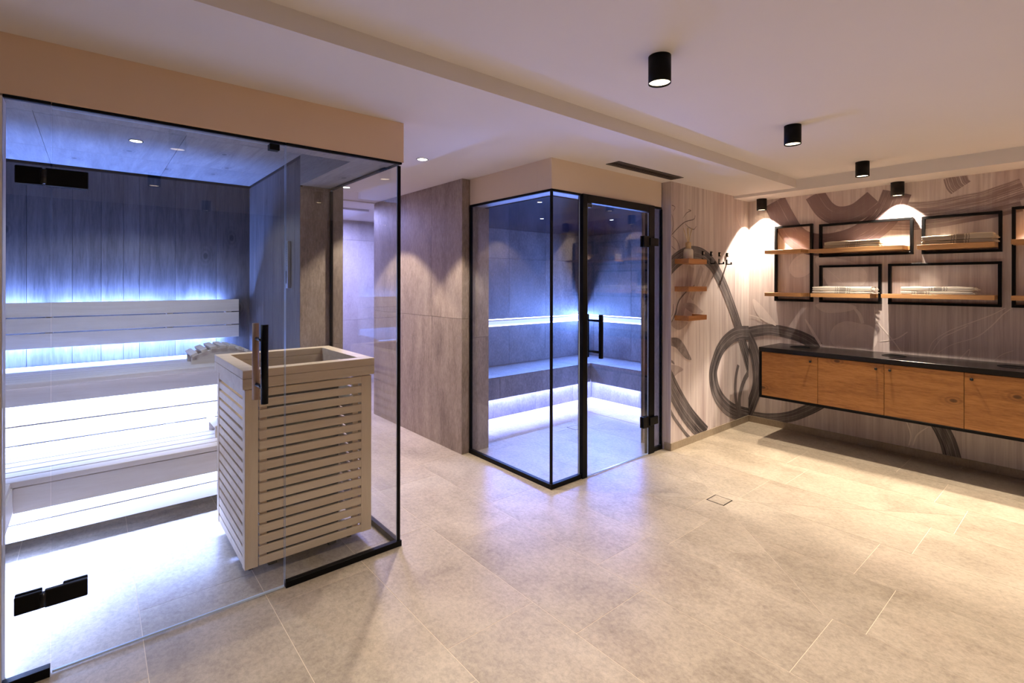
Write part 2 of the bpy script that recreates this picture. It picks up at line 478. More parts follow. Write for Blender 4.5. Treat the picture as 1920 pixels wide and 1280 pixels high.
# ------------------------------------------------------------------ room walls
wr = struct('wall_right', RWX, RWX + 0.12, YB, HWY + 0.1, 0, 2.245, M_MURAL)
wb = struct('wall_back', 3.732, RWX, HWY, 2.64, 0, HD, M_MURAL)
struct('wall_front', XL, RWX, YB - 0.1, YB, 0, HU, M_WTILE)
struct('wall_left', XL - 0.1, XL, YB, 5.0, 0, HU, M_WTILE)
struct('wall_sauna_front', XL, -0.237, GY - 0.01, GY + 0.09, 0, HG, M_CEIL)
# skirting of tile under the mural
bk = struct('baseboard_back', 3.726, RWX - 0.008, HWY - 0.008, HWY, 0, 0.062, M_SKIRT)
x = 3.9
struct('baseboard_end', 3.722, 3.732, HWY, GY - 0.03, 0, 0.062, M_SKIRT)
br = struct('baseboard_right', RWX - 0.008, RWX, YB, HWY, 0, 0.062, M_SKIRT)

def tiled_wall_x(parent, xf, y0, y1, z0, z1, cuts_y, cuts_z, mat, side=1, name='tile', g=0.0012, th=0.009):
    """tiles on a wall whose face is x = xf, looking towards side*x"""
    P = Vector(parent.location)
    ys = [y0] + [c for c in cuts_y if y0 < c < y1] + [y1]; zs = [z0] + [c for c in cuts_z if z0 < c < z1] + [z1]
    for a, b in zip(ys, ys[1:]):
        for c, e in zip(zs, zs[1:]):
            lo, hi = (xf - th, xf) if side > 0 else (xf, xf + th)
            box(name, lo, hi, a + g, b - g, c + g, e - g, mat, parent)
def tiled_wall_y(parent, yf, x0, x1, z0, z1, cuts_x, cuts_z, mat, side=-1, name='tile', g=0.0012, th=0.009):
    xs = [x0] + [c for c in cuts_x if x0 < c < x1] + [x1]; zs = [z0] + [c for c in cuts_z if z0 < c < z1] + [z1]
    for a, b in zip(xs, xs[1:]):
        for c, e in zip(zs, zs[1:]):
            lo, hi = (yf, yf + th) if side < 0 else (yf - th, yf)
            box(name, a + g, b - g, lo, hi, c + g, e - g, mat, parent)

# corridor wall between the passage and the steam room: thick pier, tiled
wc = struct('wall_corridor', 2.335, 2.595, 3.415, 5.08, 0, HD, M_WGROUT)
tiled_wall_x(wc, 2.326, 3.405, 5.08, 0, HD, [3.887, 4.484], [1.114], M_WTILE, side=-1)
tiled_wall_y(wc, 3.405, 2.326, 2.396, 0, HD, [], [1.114], M_WTILE)
tiled_wall_y(wc, 3.405, 2.398, 2.604, 0, HG + 0.0, [], [0.953], M_WTILE)
tiled_wall_x(wc, 2.604, 3.4145, 4.56, 0, STZ, [3.9, 4.5], [1.2], M_STILE, side=1)
# sauna pier
wp = struct('wall_sauna_pier', 1.075, 1.338, 3.455, 5.08, 0, HD, M_WGROUT)
tiled_wall_y(wp, 3.445, 1.272, 1.348, 0, HD, [], [0.99], M_WTILE)
tiled_wall_x(wp, 1.348, 3.445, 5.08, 0, HD, [4.04, 4.64], [0.99], M_WTILE, side=1)
box('plank', SRX + 0.001, SX - 0.002, 3.445, 3.4545, 0, HG, M_WTILE, wp)
# passage beyond
M_FTILE = stone('pale_far_wall_tile', (0.42, 0.40, 0.40), (0.52, 0.50, 0.50), (0.60, 0.58, 0.58), (1.3, 1.3, 0.6), 0.45, 3.5)
wf = struct('wall_far', 0.9, 3.6, 6.7, 6.8, 0, HD, M_FTILE)
tiled_wall_y(wf, 6.69, 0.9, 3.6, 0, HD, [1.3, 1.9, 2.5, 3.1], [0.9, 2.0], M_FTILE)
struct('wall_far_left', 0.8, 0.9, 5.08, 6.8, 0, HD, M_STILE)
struct('wall_far_right', 3.6, 3.7, 4.7, 6.8, 0, HD, M_STILE)
struct('trim_5', 0.9, 3.6, 5.05, 5.09, HD - 0.012, HD - 0.0005, M_CEIL)

# ------------------------------------------------------------------ sauna interior: boarded walls and ceiling
def planks_y(parent, yf, xs, z0, z1, mat, th=0.012, g=0.001):
    for a, b in zip(xs, xs[1:]): box('plank', a + g, b - g, yf, yf + th, z0, z1, mat, parent)
sb = struct('wall_sauna_back', -1.5, SRX + 0.018, SBY + 0.012, SBY + 0.10, 0, HD, M_DARKIN)
planks_y(sb, SBY, [-1.5, -1.1, -0.75, -0.47, -0.35, -0.11, 0.052, 0.184, 0.283, 0.515, 0.804, SRX + 0.01], 0, 2.235, M_SWALL)
sr = struct('wall_sauna_right', SRX + 0.012, SRX + 0.018, 3.455, SBY + 0.01, 0, HD, M_DARKIN)
for a, b in zip([3.445, 3.56, 3.70, 3.86, 4.1, 4.36, 4.6], [3.56, 3.70, 3.86, 4.1, 4.36, 4.6, 4.838]):
    box('plank', SRX, SRX + 0.0115, a + 0.001, b - 0.001, 0, 2.235, M_SWALL, sr)
sl = struct('wall_sauna_left', -1.6, -1.5, GY + 0.09, SBY + 0.1, 0, HD, M_SWALL)
sc = struct('ceiling_sauna', -1.5, SRX, 2.576, SBY + 0.01, HD - 0.004, HD - 0.0005, M_DARKIN)
for a, b in zip([-1.5, -0.86, -0.226, 0.414, 1.054], [-0.86, -0.226, 0.414, 1.054, 1.057]):
    for c, e in zip([2.576, 3.42, 4.25], [3.42, 4.25, SBY - 0.012]):
        if b - a > 0.1: box('plank', a + 0.001, b - 0.001, c + 0.0012, e - 0.0012, HD - 0.016, HD - 0.0045, M_SCEIL, sc)

# ------------------------------------------------------------------ steam room shell
GD = 0.05
stb = struct('wall_steam_back', 2.605, STX + 0.15, STY + GD, STY + 0.15, 0, HD, M_STILE)
tiled_wall_y(stb, STY, 2.605, STX + GD, 0.45, 0.905, [3.2, 3.8, 4.4, 5.0], [], M_STILE, th=GD)
tiled_wall_y(stb, STY, 2.605, STX + GD, 0.99, STZ, [3.2, 3.8, 4.4, 5.0], [1.7], M_STILE, th=GD)
str_ = struct('wall_steam_right', STX + GD, STX + 0.15, 2.64, STY + GD - 0.001, 0, HD, M_STILE)
tiled_wall_x(str_, STX, 2.64, STY - 0.001, 0.45, 0.905, [3.2, 3.8, 4.4], [], M_STILE, side=-1, th=GD)
tiled_wall_x(str_, STX, 2.64, STY - 0.001, 0.99, STZ, [3.2, 3.8, 4.4], [1.7], M_STILE, side=-1, th=GD)
area('groove_light', ((2.605 + STX) / 2, STY + 0.010, 0.972), STX - 2.65, 0.010, P_GROOVE, LED, (R(-90), 0, 0), stb)
area('groove_light', (STX + 0.010, (2.64 + STY) / 2, 0.972), 0.010, STY - 2.68, P_GROOVE, LED, (0, R(90), 0), str_)
for z0, z1 in ((0.9055, 0.917), (0.979, 0.9895)):
    box('led_strip', 2.606, STX, STY + 0.012, STY + 0.016, z0, z1, M_LEDSTRIP, stb)
    box('led_strip', STX + 0.012, STX + 0.016, 2.655, STY - 0.001, z0, z1, M_LEDSTRIP, str_)
box('led_diffuser', 2.606, STX, STY + 0.0165, STY + 0.018, 0.9172, 0.965, M_LEDSOFT, stb)
box('led_diffuser', STX + 0.0165, STX + 0.018, 2.655, STY - 0.001, 0.9172, 0.965, M_LEDSOFT, str_)
struct('ceiling_steam', 2.562, STX + 0.0, 2.602, STY, STZ, STZ + 0.02, M_LACQ)
# inside of the hook wall, seen beside the steam door
tiled_wall_x(wb, 3.7315, 2.56, 2.64, 0, HG, [], [1.2], M_WTILE, side=-1)
struct('wall_steam_jamb', 3.7225, 3.7315, GY + 0.012, 2.56, 0, HG, M_WTILE)
struct('wall_steam_inner', 3.7225, STX, 2.6405, 2.65, 0, STZ, M_STILE)

# ================================================================== glass fronts
def pane(name, x0, x1, y0, y1, z0, z1, parent, edges_z=False, vis=('x0', 'x1')):
    """glass sheet; big faces clear, the narrow vertical edges polished"""
    P = Vector(parent.location)
    c = Vector(((x0 + x1) / 2, (y0 + y1) / 2, (z0 + z1) / 2))
    bm = bmesh.new()
    fs = bx(bm, x0 - c.x, x1 - c.x, y0 - c.y, y1 - c.y, z0 - c.z, z1 - c.z)
    bmesh.ops.recalc_face_normals(bm, faces=bm.faces[:])
    dims = (x1 - x0, y1 - y0, z1 - z0)
    thin = 0 if dims[0] < dims[1] else 1
    for f in bm.faces:
        n = f.normal
        ax = max(range(3), key=lambda i: abs(n[i]))
        f.material_index = 0 if ax == thin else 1
    return newobj(name, bm, [M_GLASS, M_EDGE], parent, c - P)

GT = 0.008
def frame_bar(name, x0, x1, y0, y1, z0, z1, parent, mat=None):
    return box(name, x0, x1, y0, y1, z0, z1, mat or M_BLACK, parent, bev=0.001)

# sauna: left fixed pane, glass door, right fixed pane, side pane
w1 = empty('window_1', (-0.18, GY, 0), kind='structure')
pane('pane', -0.236, -0.116, GY - GT / 2, GY + GT / 2, 0.02, HG - 0.004, w1)
frame_bar('bottom_profile', -0.236, -0.114, GY - 0.018, GY + 0.012, 0, 0.034, w1)
frame_bar('top_profile', -0.236, -0.114, GY - 0.010, GY + 0.010, HG - 0.004, HG + 0.007, w1)

d1 = empty('door_1', (-0.110, GY, 0), kind='structure')
dp = pane('pane', -0.110, 0.681, GY - GT / 2, GY + GT / 2, 0.012, HG - 0.014, d1)
box('seal_strip', -0.108, 0.680, GY - 0.004, GY + 0.004, 0.004, 0.0115, M_EDGE, d1)
frame_bar('top_profile', -0.112, 0.684, GY - 0.004, GY + 0.012, HG - 0.004, HG + 0.007, d1)
for zc in (1.786, 0.285):
    h = empty('hinge'); h.parent = d1; h.location = (0, 0, zc)
    for sgn in (-1, 1):
        y0, y1 = (GY - 0.019, GY - 0.0045) if sgn < 0 else (GY + 0.0045, GY + 0.016)
        box('hinge_plate', -0.206, -0.135, y0, y1, zc - 0.031, zc + 0.031, M_BLACK, h, bev=0.0025, org=(-0.110, GY, zc))
        box('hinge_plate', -0.128 if sgn < 0 else -0.08, -0.011, y0 - (0.004 if sgn < 0 else 0), y1, zc - 0.031, zc + 0.031, M_BLACK, h, bev=0.0025, org=(-0.110, GY, zc))
    bm = bmesh.new(); cyl_bm(bm, 0.010, 0.010, -0.025, 0.025, 20)
    newobj('hinge_barrel', bm, M_BLKSAT, h, (-0.022, -0.018, 0))
hb = empty('door_handle'); hb.parent = d1; hb.location = (0.690, 0, 1.05)
o3 = Vector((0.58, GY, 1.05))
def bar_handle(parent, xo, yo, z0, z1, r, mat, name):
    bm = bmesh.new(); rod_bm(bm, (0, 0, (z0 - z1) / 2), (0, 0, (z1 - z0) / 2), r, 20)
    return newobj(name, bm, mat, parent, (xo, yo, 0))
bar_handle(hb, 0.003, -0.055, 0.873, 1.222, 0.0155, M_BLACK, 'outer_bar')
tag(bar_handle(hb, -0.006, 0.062, 0.880, 1.229, 0.0145, M_HANDLE, 'inner_bar'), 'wooden inner grip bar')
for dz in (-0.105, 0.105):
    bm = bmesh.new(); rod_bm(bm, (0.003, -0.04, dz), (-0.004, 0.05, dz), 0.009, 14)
    newobj('handle_connector', bm, M_BLKSAT, hb)

w2 = empty('window_2', (0.97, GY, 0), kind='structure')
pane('pane', 0.686, SX - 0.012, GY - GT / 2, GY + GT / 2, 0.02, HG - 0.004, w2)
frame_bar('bottom_profile', 0.686, SX + 0.012, GY - 0.014, GY + 0.014, 0, 0.030, w2)
frame_bar('top_profile', 0.686, SX + 0.012, GY - 0.010, GY + 0.010, HG - 0.004, HG + 0.007, w2)
frame_bar('corner_profile', SX - 0.010, SX + 0.006, GY - 0.008, GY + 0.008, 0.0305, HG - 0.013, w2)
box('stop_clip', 0.612, 0.655, GY - 0.02, GY + 0.018, HG - 0.038, HG - 0.0105, M_BLACK, w2, bev=0.002)
w3 = empty('window_3', (SX, 2.95, 0), kind='structure')
pane('pane', SX - GT / 2, SX + GT / 2, GY + 0.012, 3.435, 0.02, HG - 0.004, w3)
frame_bar('bottom_profile', SX - 0.014, SX + 0.012, GY + 0.0145, 3.444, 0, 0.030, w3)
frame_bar('top_profile', SX - 0.010, SX + 0.010, GY + 0.0105, 3.444, HG - 0.004, HG + 0.007, w3)
frame_bar('wall_profile', SX - 0.010, SX + 0.008, 3.424, 3.444, 0.0305, HG - 0.013, w3)

# steam room
CXs = 2.410
w4 = empty('window_4', (CXs, 2.9, 0), kind='structure')
pane('pane', CXs - GT / 2, CXs + GT / 2, GY + 0.012, 3.39, 0.02, HG - 0.004, w4)
frame_bar('bottom_profile', CXs - 0.014, CXs + 0.014, GY + 0.0145, 3.403, 0, 0.034, w4)
frame_bar('top_profile', CXs - 0.010, CXs + 0.010, GY + 0.0105, 3.403, HG - 0.010, HG + 0.007, w4)
frame_bar('wall_profile', CXs - 0.012, CXs + 0.010, 3.384, 3.403, 0.0345, HG - 0.011, w4)
frame_bar('corner_profile', CXs - 0.009, CXs + 0.007, GY - 0.008, GY + 0.008, 0.0345, HG - 0.011, w4)
w5 = empty('window_5', (2.55, GY, 0), kind='structure')
pane('pane', CXs + 0.010, 2.690, GY - GT / 2, GY + GT / 2, 0.02, HG - 0.004, w5)
frame_bar('bottom_profile', CXs - 0.014, 2.703, GY - 0.014, GY + 0.014, 0, 0.034, w5)
frame_bar('top_profile', CXs - 0.010, 2.700, GY - 0.010, GY + 0.010, HG - 0.010, HG + 0.007, w5)
d2 = empty('door_2', (2.73, GY, 0), kind='structure')
frame_bar('jamb', 2.704, 2.752, GY - 0.024, GY + 0.024, 0, HG + 0.006, d2)
frame_bar('jamb', 3.515, 3.590, GY - 0.024, GY + 0.020, 0, HG + 0.006, d2)
frame_bar('head_bar', 2.7525, 3.5145, GY - 0.024, GY + 0.024, HG - 0.052, HG + 0.006, d2)
pane('pane', 2.758, 3.508, GY - 0.012 - GT, GY - 0.012, 0.010, HG - 0.060, d2)
box('seal_strip', 2.758, 3.508, GY - 0.018, GY - 0.014, 0.003, 0.0095, M_EDGE, d2)
for zc in (1.752, 0.275):
    h = empty('hinge'); h.parent = d2; h.location = (0.8, 0, zc)
    og = (3.53, GY, zc)
    box('hinge_plate', 3.425, 3.500, GY - 0.036, GY - 0.0205, zc - 0.045, zc + 0.045, M_BLACK, h, bev=0.002, org=og)
    box('hinge_plate', 3.5005, 3.615, GY - 0.046, GY - 0.0245, zc - 0.032, zc + 0.032, M_BLACK, h, bev=0.002, org=og)
    box('hinge_plate', 3.425, 3.500, GY - 0.0115, GY + 0.004, zc - 0.045, zc + 0.045, M_BLACK, h, bev=0.002, org=og)
box('stop_clip', 2.770, 2.830, GY + 0.0, GY + 0.020, HG - 0.082, HG - 0.0525, M_BLACK, d2, bev=0.002)
h2 = empty('door_handle'); h2.parent = d2; h2.location = (0.100, 0, 1.02)
for yy, xx, nm in ((-0.075, 0.012, 'outer_bar'), (0.050, 0.0, 'inner_bar')):
    bm = bmesh.new(); bx(bm, -0.0125, 0.0125, -0.0125, 0.0125, -0.16, 0.16); bevel(bm, 0.002)
    newobj(nm, bm, M_BLACK, h2, (xx, yy, 0))
for dz in (-0.115, 0.115):
    bm = bmesh.new(); rod_bm(bm, (0.010, -0.065, dz), (0.002, 0.040, dz), 0.009, 14); newobj('handle_connector', bm, M_BLACK, h2)
w6 = empty('window_6', (3.65, GY, 0), kind='structure')
pane('pane', 3.592, 3.708, GY - GT / 2, GY + GT / 2, 0.02, HG - 0.004, w6)
frame_bar('bottom_profile', 3.5905, 3.720, GY - 0.014, GY + 0.011, 0, 0.034, w6)
frame_bar('top_profile', 3.5905, 3.716, GY - 0.010, GY + 0.010, HG - 0.010, HG + 0.007, w6)
frame_bar('wall_profile', 3.708, 3.721, GY - 0.012, GY + 0.011, 0.0345, HG - 0.011, w6)

# ================================================================== sauna furniture
BX0, BX1 = -1.49, 1.05
# backrest: three boards on the back wall
br_ = empty('slatted_wall_panel', (0, 4.79, 0.95), label='pale panel of three long boards glowing along the sauna back wall', cat='wall panel')
for i, (a, b) in enumerate(((0.955, 1.055), (1.063, 1.163), (1.171, 1.270))):
    box('board', BX0, 0.952, 4.725, 4.748, a, b, M_ASPEN, br_, bev=0.0015)
for xx in (-1.0, -0.25, 0.45, 0.86):
    box('bracket', xx, xx + 0.04, 4.7485, 4.839, 0.98, 1.245, M_ASPENY, br_)
area('led_light', ((BX0 + 0.84) / 2, 4.790, 1.225), 0.84 - BX0, 0.02, P_BACKREST, LED, (R(180), 0, 0), br_)
area('led_light', ((BX0 + 0.84) / 2, 4.785, 0.990), 0.84 - BX0, 0.02, P_BACKREST * 1.5, LED, (0, 0, 0), br_)

def bench(name, y0, y1, zt, n, label, cat, x0=BX0, x1=BX1):
    r = empty(name, ((x0 + x1) / 2, (y0 + y1) / 2, 0), label=label, cat=cat)
    w = (y1 - y0) / n
    for i in range(n):
        a = y0 + i * w; box('slat', x0, x1, a + (0.0 if i == 0 else 0.006), a + w - 0.006, zt - 0.028, zt, M_ASPEN, r, bev=0.0015)
    return r
ub = bench('upper_sauna_bench', 4.055, 4.835, 0.82, 8, 'upper pale slatted sauna bench below the wall backrest', 'bench')
box('fascia_board', BX0, BX1, 4.082, 4.104, 0.684, 0.787, M_ASPEN, ub, bev=0.0015)
for xx in (-1.2, -0.4, 0.4, 1.0): box('cross_bearer', xx, xx + 0.04, 4.11, 4.83, 0.72, 0.7915, M_ASPENY, ub)
box('lower_backrest_board', BX0, BX1, 4.238, 4.262, 0.421, 0.531, M_ASPEN, ub, bev=0.0015)
box('lower_backrest_board', BX0, BX1, 4.238, 4.262, 0.539, 0.714, M_ASPEN, ub, bev=0.0015)
for xx in (-1.2, -0.4, 0.4, 1.0): box('post', xx, xx + 0.05, 4.2625, 4.31, 0, 0.7195, M_ASPENY, ub)
area('led_light', (BX0 / 2 + BX1 / 2, 4.150, 0.708), BX1 - BX0 - 0.05, 0.03, P_BENCH_HI, BENCHW, (0, 0, 0), ub)
lb = bench('lower_sauna_bench', 3.475, 4.232, 0.42, 8, 'lower pale slatted sauna bench behind the wooden heater guard', 'bench')
box('fascia_board', -0.30, BX1, 3.479, 3.499, 0.262, 0.386, M_ASPEN, lb, bev=0.0015)
for xx in (-1.2, -0.4, 0.4, 1.0): box('cross_bearer', xx, xx + 0.04, 3.53, 4.23, 0.31, 0.3915, M_ASPENY, lb)
box('riser_board', BX0, BX1, 3.536, 3.556, 0.100, 0.182, M_ASPEN, lb, bev=0.0015)
box('riser_board', BX0, BX1, 3.536, 3.556, 0.188, 0.300, M_ASPEN, lb, bev=0.0015)
for xx in (-1.2, -0.4, 0.4, 1.0): box('post', xx, xx + 0.05, 4.10, 4.15, 0, 0.3095, M_ASPENY, lb)
area('led_light', (0.37, 3.516, 0.268), 1.34, 0.016, P_BENCH_LO, BENCHW, (R(-40), 0, 0), lb)
sbn = empty('side_sauna_bench', (-0.8, 3.0, 0), label='pale slatted side bench at the left edge behind the sauna hinge pane', cat='bench')
for i in range(7):
    a = -1.0 + i * 0.1
    box('slat', a, a + 0.093, 2.62, 3.470, 0.392, 0.42, M_ASPENY, sbn, bev=0.0015)
box('side_panel', -0.322, -0.300, 2.62, 3.478, 0.262, 0.3915, M_ASPENY, sbn, bev=0.0015)
box('side_panel', -0.378, -0.358, 2.62, 3.53, 0.100, 0.300, M_ASPENY, sbn, bev=0.0015)
area('led_light', (-0.338, 3.05, 0.268), 0.016, 0.82, P_SIDE, BENCHW, (0, R(-40), 0), sbn)
for yy in (2.64, 3.4): box('post', -0.43, -0.379, yy, yy + 0.05, 0, 0.39, M_ASPENY, sbn)

def headrest(loc, rz, label, L=0.30, n=7, span=0.42):
    r = empty('wooden_headrest', loc, rz, label=label, cat='headrest', group='slatted sauna headrests')
    h0 = 0.095
    def prof(u): return 0.02 + h0 * math.sin(math.pi * (0.12 + 0.80 * u))
    for i in range(n):
        u = (i + 0.5) / n; x = (u - 0.5) * span; z = prof(u)
        sl = (prof(u + 0.01) - prof(u - 0.01)) / (0.02 * span)
        bm = bmesh.new(); bx(bm, -0.021, 0.021, -L / 2, L / 2, -0.011, 0.011); bevel(bm, 0.003)
        newobj('slat', bm, M_ASPENY, r, (x, 0, z), rot=(0, -math.atan(sl), 0))
    for y in (-L * 0.42, L * 0.30):
        bm = bmesh.new(); k = 14; ra, rb = [], []
        for lst, yy in ((ra, -0.012), (rb, 0.012)):
            for i in range(k + 1):
                xx = (i / k - 0.5) * span * 0.94
                lst.append((bm.verts.new((xx, yy, 0.0005)), bm.verts.new((xx, yy, max(0.012, prof(0.03 + 0.94 * i / k) - 0.0115)))))
        for i in range(k):
            bm.faces.new((ra[i][0], ra[i + 1][0], ra[i + 1][1], ra[i][1])); bm.faces.new((rb[i][1], rb[i + 1][1], rb[i + 1][0], rb[i][0]))
            bm.faces.new((ra[i][1], ra[i + 1][1], rb[i + 1][1], rb[i][1])); bm.faces.new((rb[i][0], rb[i + 1][0], ra[i + 1][0], ra[i][0]))
        bm.faces.new((ra[0][0], ra[0][1], rb[0][1], rb[0][0])); bm.faces.new((rb[k][0], rb[k][1], ra[k][1], ra[k][0]))
        bmesh.ops.recalc_face_normals(bm, faces=bm.faces[:])
        newobj('side_rail', bm, M_ASPEN, r, (0, y, 0))
    return r
headrest((0.745, 4.37, 0.82), 0, 'arched slatted wooden headrest on the upper sauna bench')
headrest((0.80, 3.80, 0.42), 0, 'slatted wooden headrest on the lower bench half hidden by the heater guard')

# heater with wooden guard
HX0, HX1, HY0, HY1 = 0.535, 1.185, 2.578, 3.272
ht = empty('sauna_heater', ((HX0 + HX1) / 2, (HY0 + HY1) / 2, 0), label='tall sauna heater boxed in a blond slatted wooden guard', cat='heater')
def rim(z0, z1, ov):
    w = 0.068
    a, b, c, d = HX0 - ov, HX1 + ov, HY0 - ov, HY1 + ov
    box('rim_board', a, b, c, c + w, z0, z1, M_HEATW, ht, bev=0.0015)
    box('rim_board', a, b, d - w, d, z0, z1, M_HEATW, ht, bev=0.0015)
    box('rim_board', a, a + w, c + w + 0.0005, d - w - 0.0005, z0, z1, M_HEATW, ht, bev=0.0015)
    box('rim_board', b - w, b, c + w + 0.0005, d - w - 0.0005, z0, z1, M_HEATW, ht, bev=0.0015)
rim(0.962, 1.0, 0.0)
rim(0.912, 0.9605, 0.0)
ix0, ix1, iy0, iy1 = HX0 + 0.012, HX1 - 0.012, HY0 + 0.012, HY1 - 0.012
pw = 0.058
for (a, b) in ((ix0, ix0 + pw), (ix1 - pw, ix1)):
    for (c, d) in ((iy0, iy0 + 0.022), (iy1 - 0.022, iy1)):
        box('post', a, b, c, d, 0.062, 0.905, M_HEATZ, ht, bev=0.0015)
for (c, d) in ((iy0 + 0.0225, iy0 + 0.045), (iy1 - 0.045, iy1 - 0.0225)):
    for a in (ix0, ix1 - 0.022): box('post', a, a + 0.022, c, d, 0.062, 0.905, M_HEATZ, ht)
nS, pit = 17, 0.0502
for i in range(nS):
    z0 = 0.064 + i * pit; z1 = z0 + 0.037
    box('slat', ix0 + pw + 0.004, ix1 - pw + 0.028, iy0 + 0.001, iy0 + 0.016, z0, z1, M_HEATW, ht, bev=0.0015)
    box('slat', ix0 + pw + 0.002, ix1 - pw - 0.002, iy1 - 0.018, iy1 - 0.002, z0, z1, M_HEATW, ht)
    box('slat', ix0 + 0.002, ix0 + 0.018, iy0 + 0.047, iy1 - 0.047, z0, z1, M_HEATW, ht, bev=0.0015)
    box('slat', ix1 - 0.018, ix1 - 0.002, iy0 + 0.047, iy1 - 0.047, z0, z1, M_HEATW, ht)
for a in (ix0 + 0.07, ix1 - 0.10):
    box('inner_batten', a, a + 0.03, iy0 + 0.0165, iy0 + 0.036, 0.07, 0.90, M_HEATZ, ht)
box('heater_casing', HX0 + 0.13, HX1 - 0.16, HY0 + 0.10, HY1 - 0.12, 0.03, 0.86, M_BLKSAT, ht, bev=0.004)
box('steel_panel', HX1 - 0.145, HX1 - 0.14, HY0 + 0.14, HY1 - 0.16, 0.10, 0.90, M_STEEL, ht)
box('heater_foot', HX0 + 0.14, HX0 + 0.18, HY0 + 0.11, HY0 + 0.15, 0, 0.0295, M_BLACK, ht)
box('heater_foot', HX1 - 0.21, HX1 - 0.17, HY0 + 0.11, HY0 + 0.15, 0, 0.0295, M_BLACK, ht)
box('heater_foot', HX0 + 0.14, HX0 + 0.18, HY1 - 0.17, HY1 - 0.13, 0, 0.0295, M_BLACK, ht)
for (a, b) in ((ix0 + 0.03, iy0 + 0.10), (ix1 - 0.10, iy0 + 0.10), (ix0 + 0.03, iy1 - 0.10), (ix1 - 0.10, iy1 - 0.10)):
    box('guard_foot', a + 0.012, a + 0.032, b + 0.012, b + 0.032, 0, 0.0615, M_BLACK, ht)
rk = random.Random(3)
HC = Vector(ht.location)
for i in range(46):
    bm = bmesh.new(); bmesh.ops.create_icosphere(bm, subdivisions=1, radius=1.0)
    s = rk.uniform(0.026, 0.042)
    for v in bm.verts: v.co = Vector((v.co.x * s * rk.uniform(0.8, 1.2), v.co.y * s * rk.uniform(0.8, 1.2), v.co.z * s * 0.75 * rk.uniform(0.8, 1.2)))
    gx = i % 6; gy = (i // 6)
    px_, py_ = HX0 + 0.16 + gx * 0.062 + rk.uniform(-.01, .01), HY0 + 0.13 + gy * 0.062 + rk.uniform(-.01, .01)
    newobj('heater_stone', bm, M_ROCK, ht, Vector((px_, py_, 0.875 + rk.uniform(0, 0.012))) - HC, rot=(rk.random() * 3, rk.random() * 3, rk.random() * 3))

# thermometer strip on the sauna wall
th = empty('sauna_thermometer', (SRX - 0.012, 3.665, 1.37), label='slim silver thermometer strip on the sauna side wall', cat='thermometer')
box('housing', SRX - 0.022, SRX - 0.0005, 3.640, 3.690, 1.372, 1.700, M_ALU, th, bev=0.002)
box('display', SRX - 0.0245, SRX - 0.0222, 3.672, 3.689, 1.405, 1.492, M_BLACK, th)
for i in range(9): box('scale_mark', SRX - 0.0232, SRX - 0.0222, 3.655, 3.668, 1.53 + i * 0.016, 1.532 + i * 0.016, M_BLACK, th)

# ================================================================== steam room bench
stn = empty('steam_room_bench', (4.2, 4.2, 0), label='grey tiled L-shaped bench around the steam room corner', cat='bench')
sy0, sx0 = 3.995, 4.600
def tl(x0, x1, y0, y1, z0, z1): return box('tile', x0 + .0012, x1 - .0012, y0 + .0012, y1 - .0012, z0, z1, M_STILE, stn)
for a, b in ((2.605, 3.2), (3.2, 3.8), (3.8, 4.6)): tl(a, b, sy0, STY, 0.436, 0.449)
tl(4.6, STX, sy0, STY, 0.436, 0.449)
for a, b in ((2.66, 3.3), (3.3, 3.995)): tl(sx0, STX, a, b, 0.436, 0.449)
for a, b in ((2.605, 3.2), (3.2, 3.8), (3.8, 4.6)): box('tile', a + .0012, b - .0012, sy0, sy0 + 0.012, 0.225, 0.4355, M_STILE, stn)
for a, b in ((2.66, 3.3), (3.3, 3.994)): box('tile', sx0, sx0 + 0.012, a + .0012, b - .0012, 0.225, 0.4355, M_STILE, stn)
box('bench_core', 2.606, STX - 0.002, sy0 + 0.0125, STY - 0.001, 0.26, 0.4355, M_STILE, stn)
box('bench_core', sx0 + 0.0125, STX - 0.002, 2.662, sy0 + 0.012, 0.26, 0.4355, M_STILE, stn)
for a, b in ((2.605, 3.2), (3.2, 3.8), (3.8, 4.4), (4.4, 4.738)): box('tile', a + .0012, b - .0012, 4.105, 4.117, 0.0005, 0.2595, M_STILE, stn)
for a, b in ((2.66, 3.4), (3.4, 4.104)): box('tile', 4.738, 4.75, a + .0012, b - .0012, 0.0005, 0.2595, M_STILE, stn)
area('led_light', (3.60, 4.055, 0.255), 2.0, 0.03, P_STEAM_LOW, STEAMW, (0, 0, 0), stn)
area('led_light', (4.670, 3.37, 0.255), 0.03, 1.35, P_STEAM_LOW * 0.7, STEAMW, (0, 0, 0), stn)

# ================================================================== drains
def drain(x, y, s, label, ang=0):
    r = empty('floor_drain', (x, y, 0), ang, label=label, cat='drain', group='tiled floor drains')
    g = 0.005; h = s / 2
    for a, b, c, d in ((-h, h, -h, -h + g), (-h, h, h - g, h), (-h, -h + g, -h + g, h - g), (h - g, h, -h + g, h - g)):
        bm = bmesh.new(); bx(bm, a, b, c, d, 0.0002, 0.0012); newobj('slot', bm, M_BLACK, r)
    bm = bmesh.new(); bx(bm, -h + g + .001, h - g - .001, -h + g + .001, h - g - .001, 0.0002, 0.0016); bevel(bm, 0.0004)
    newobj('tile_cover', bm, M_FLOOR, r)
drain(3.127, 1.617, 0.118, 'square tiled floor drain in the open room floor')
drain(3.615, 3.335, 0.120, 'square tiled floor drain inside the steam room')

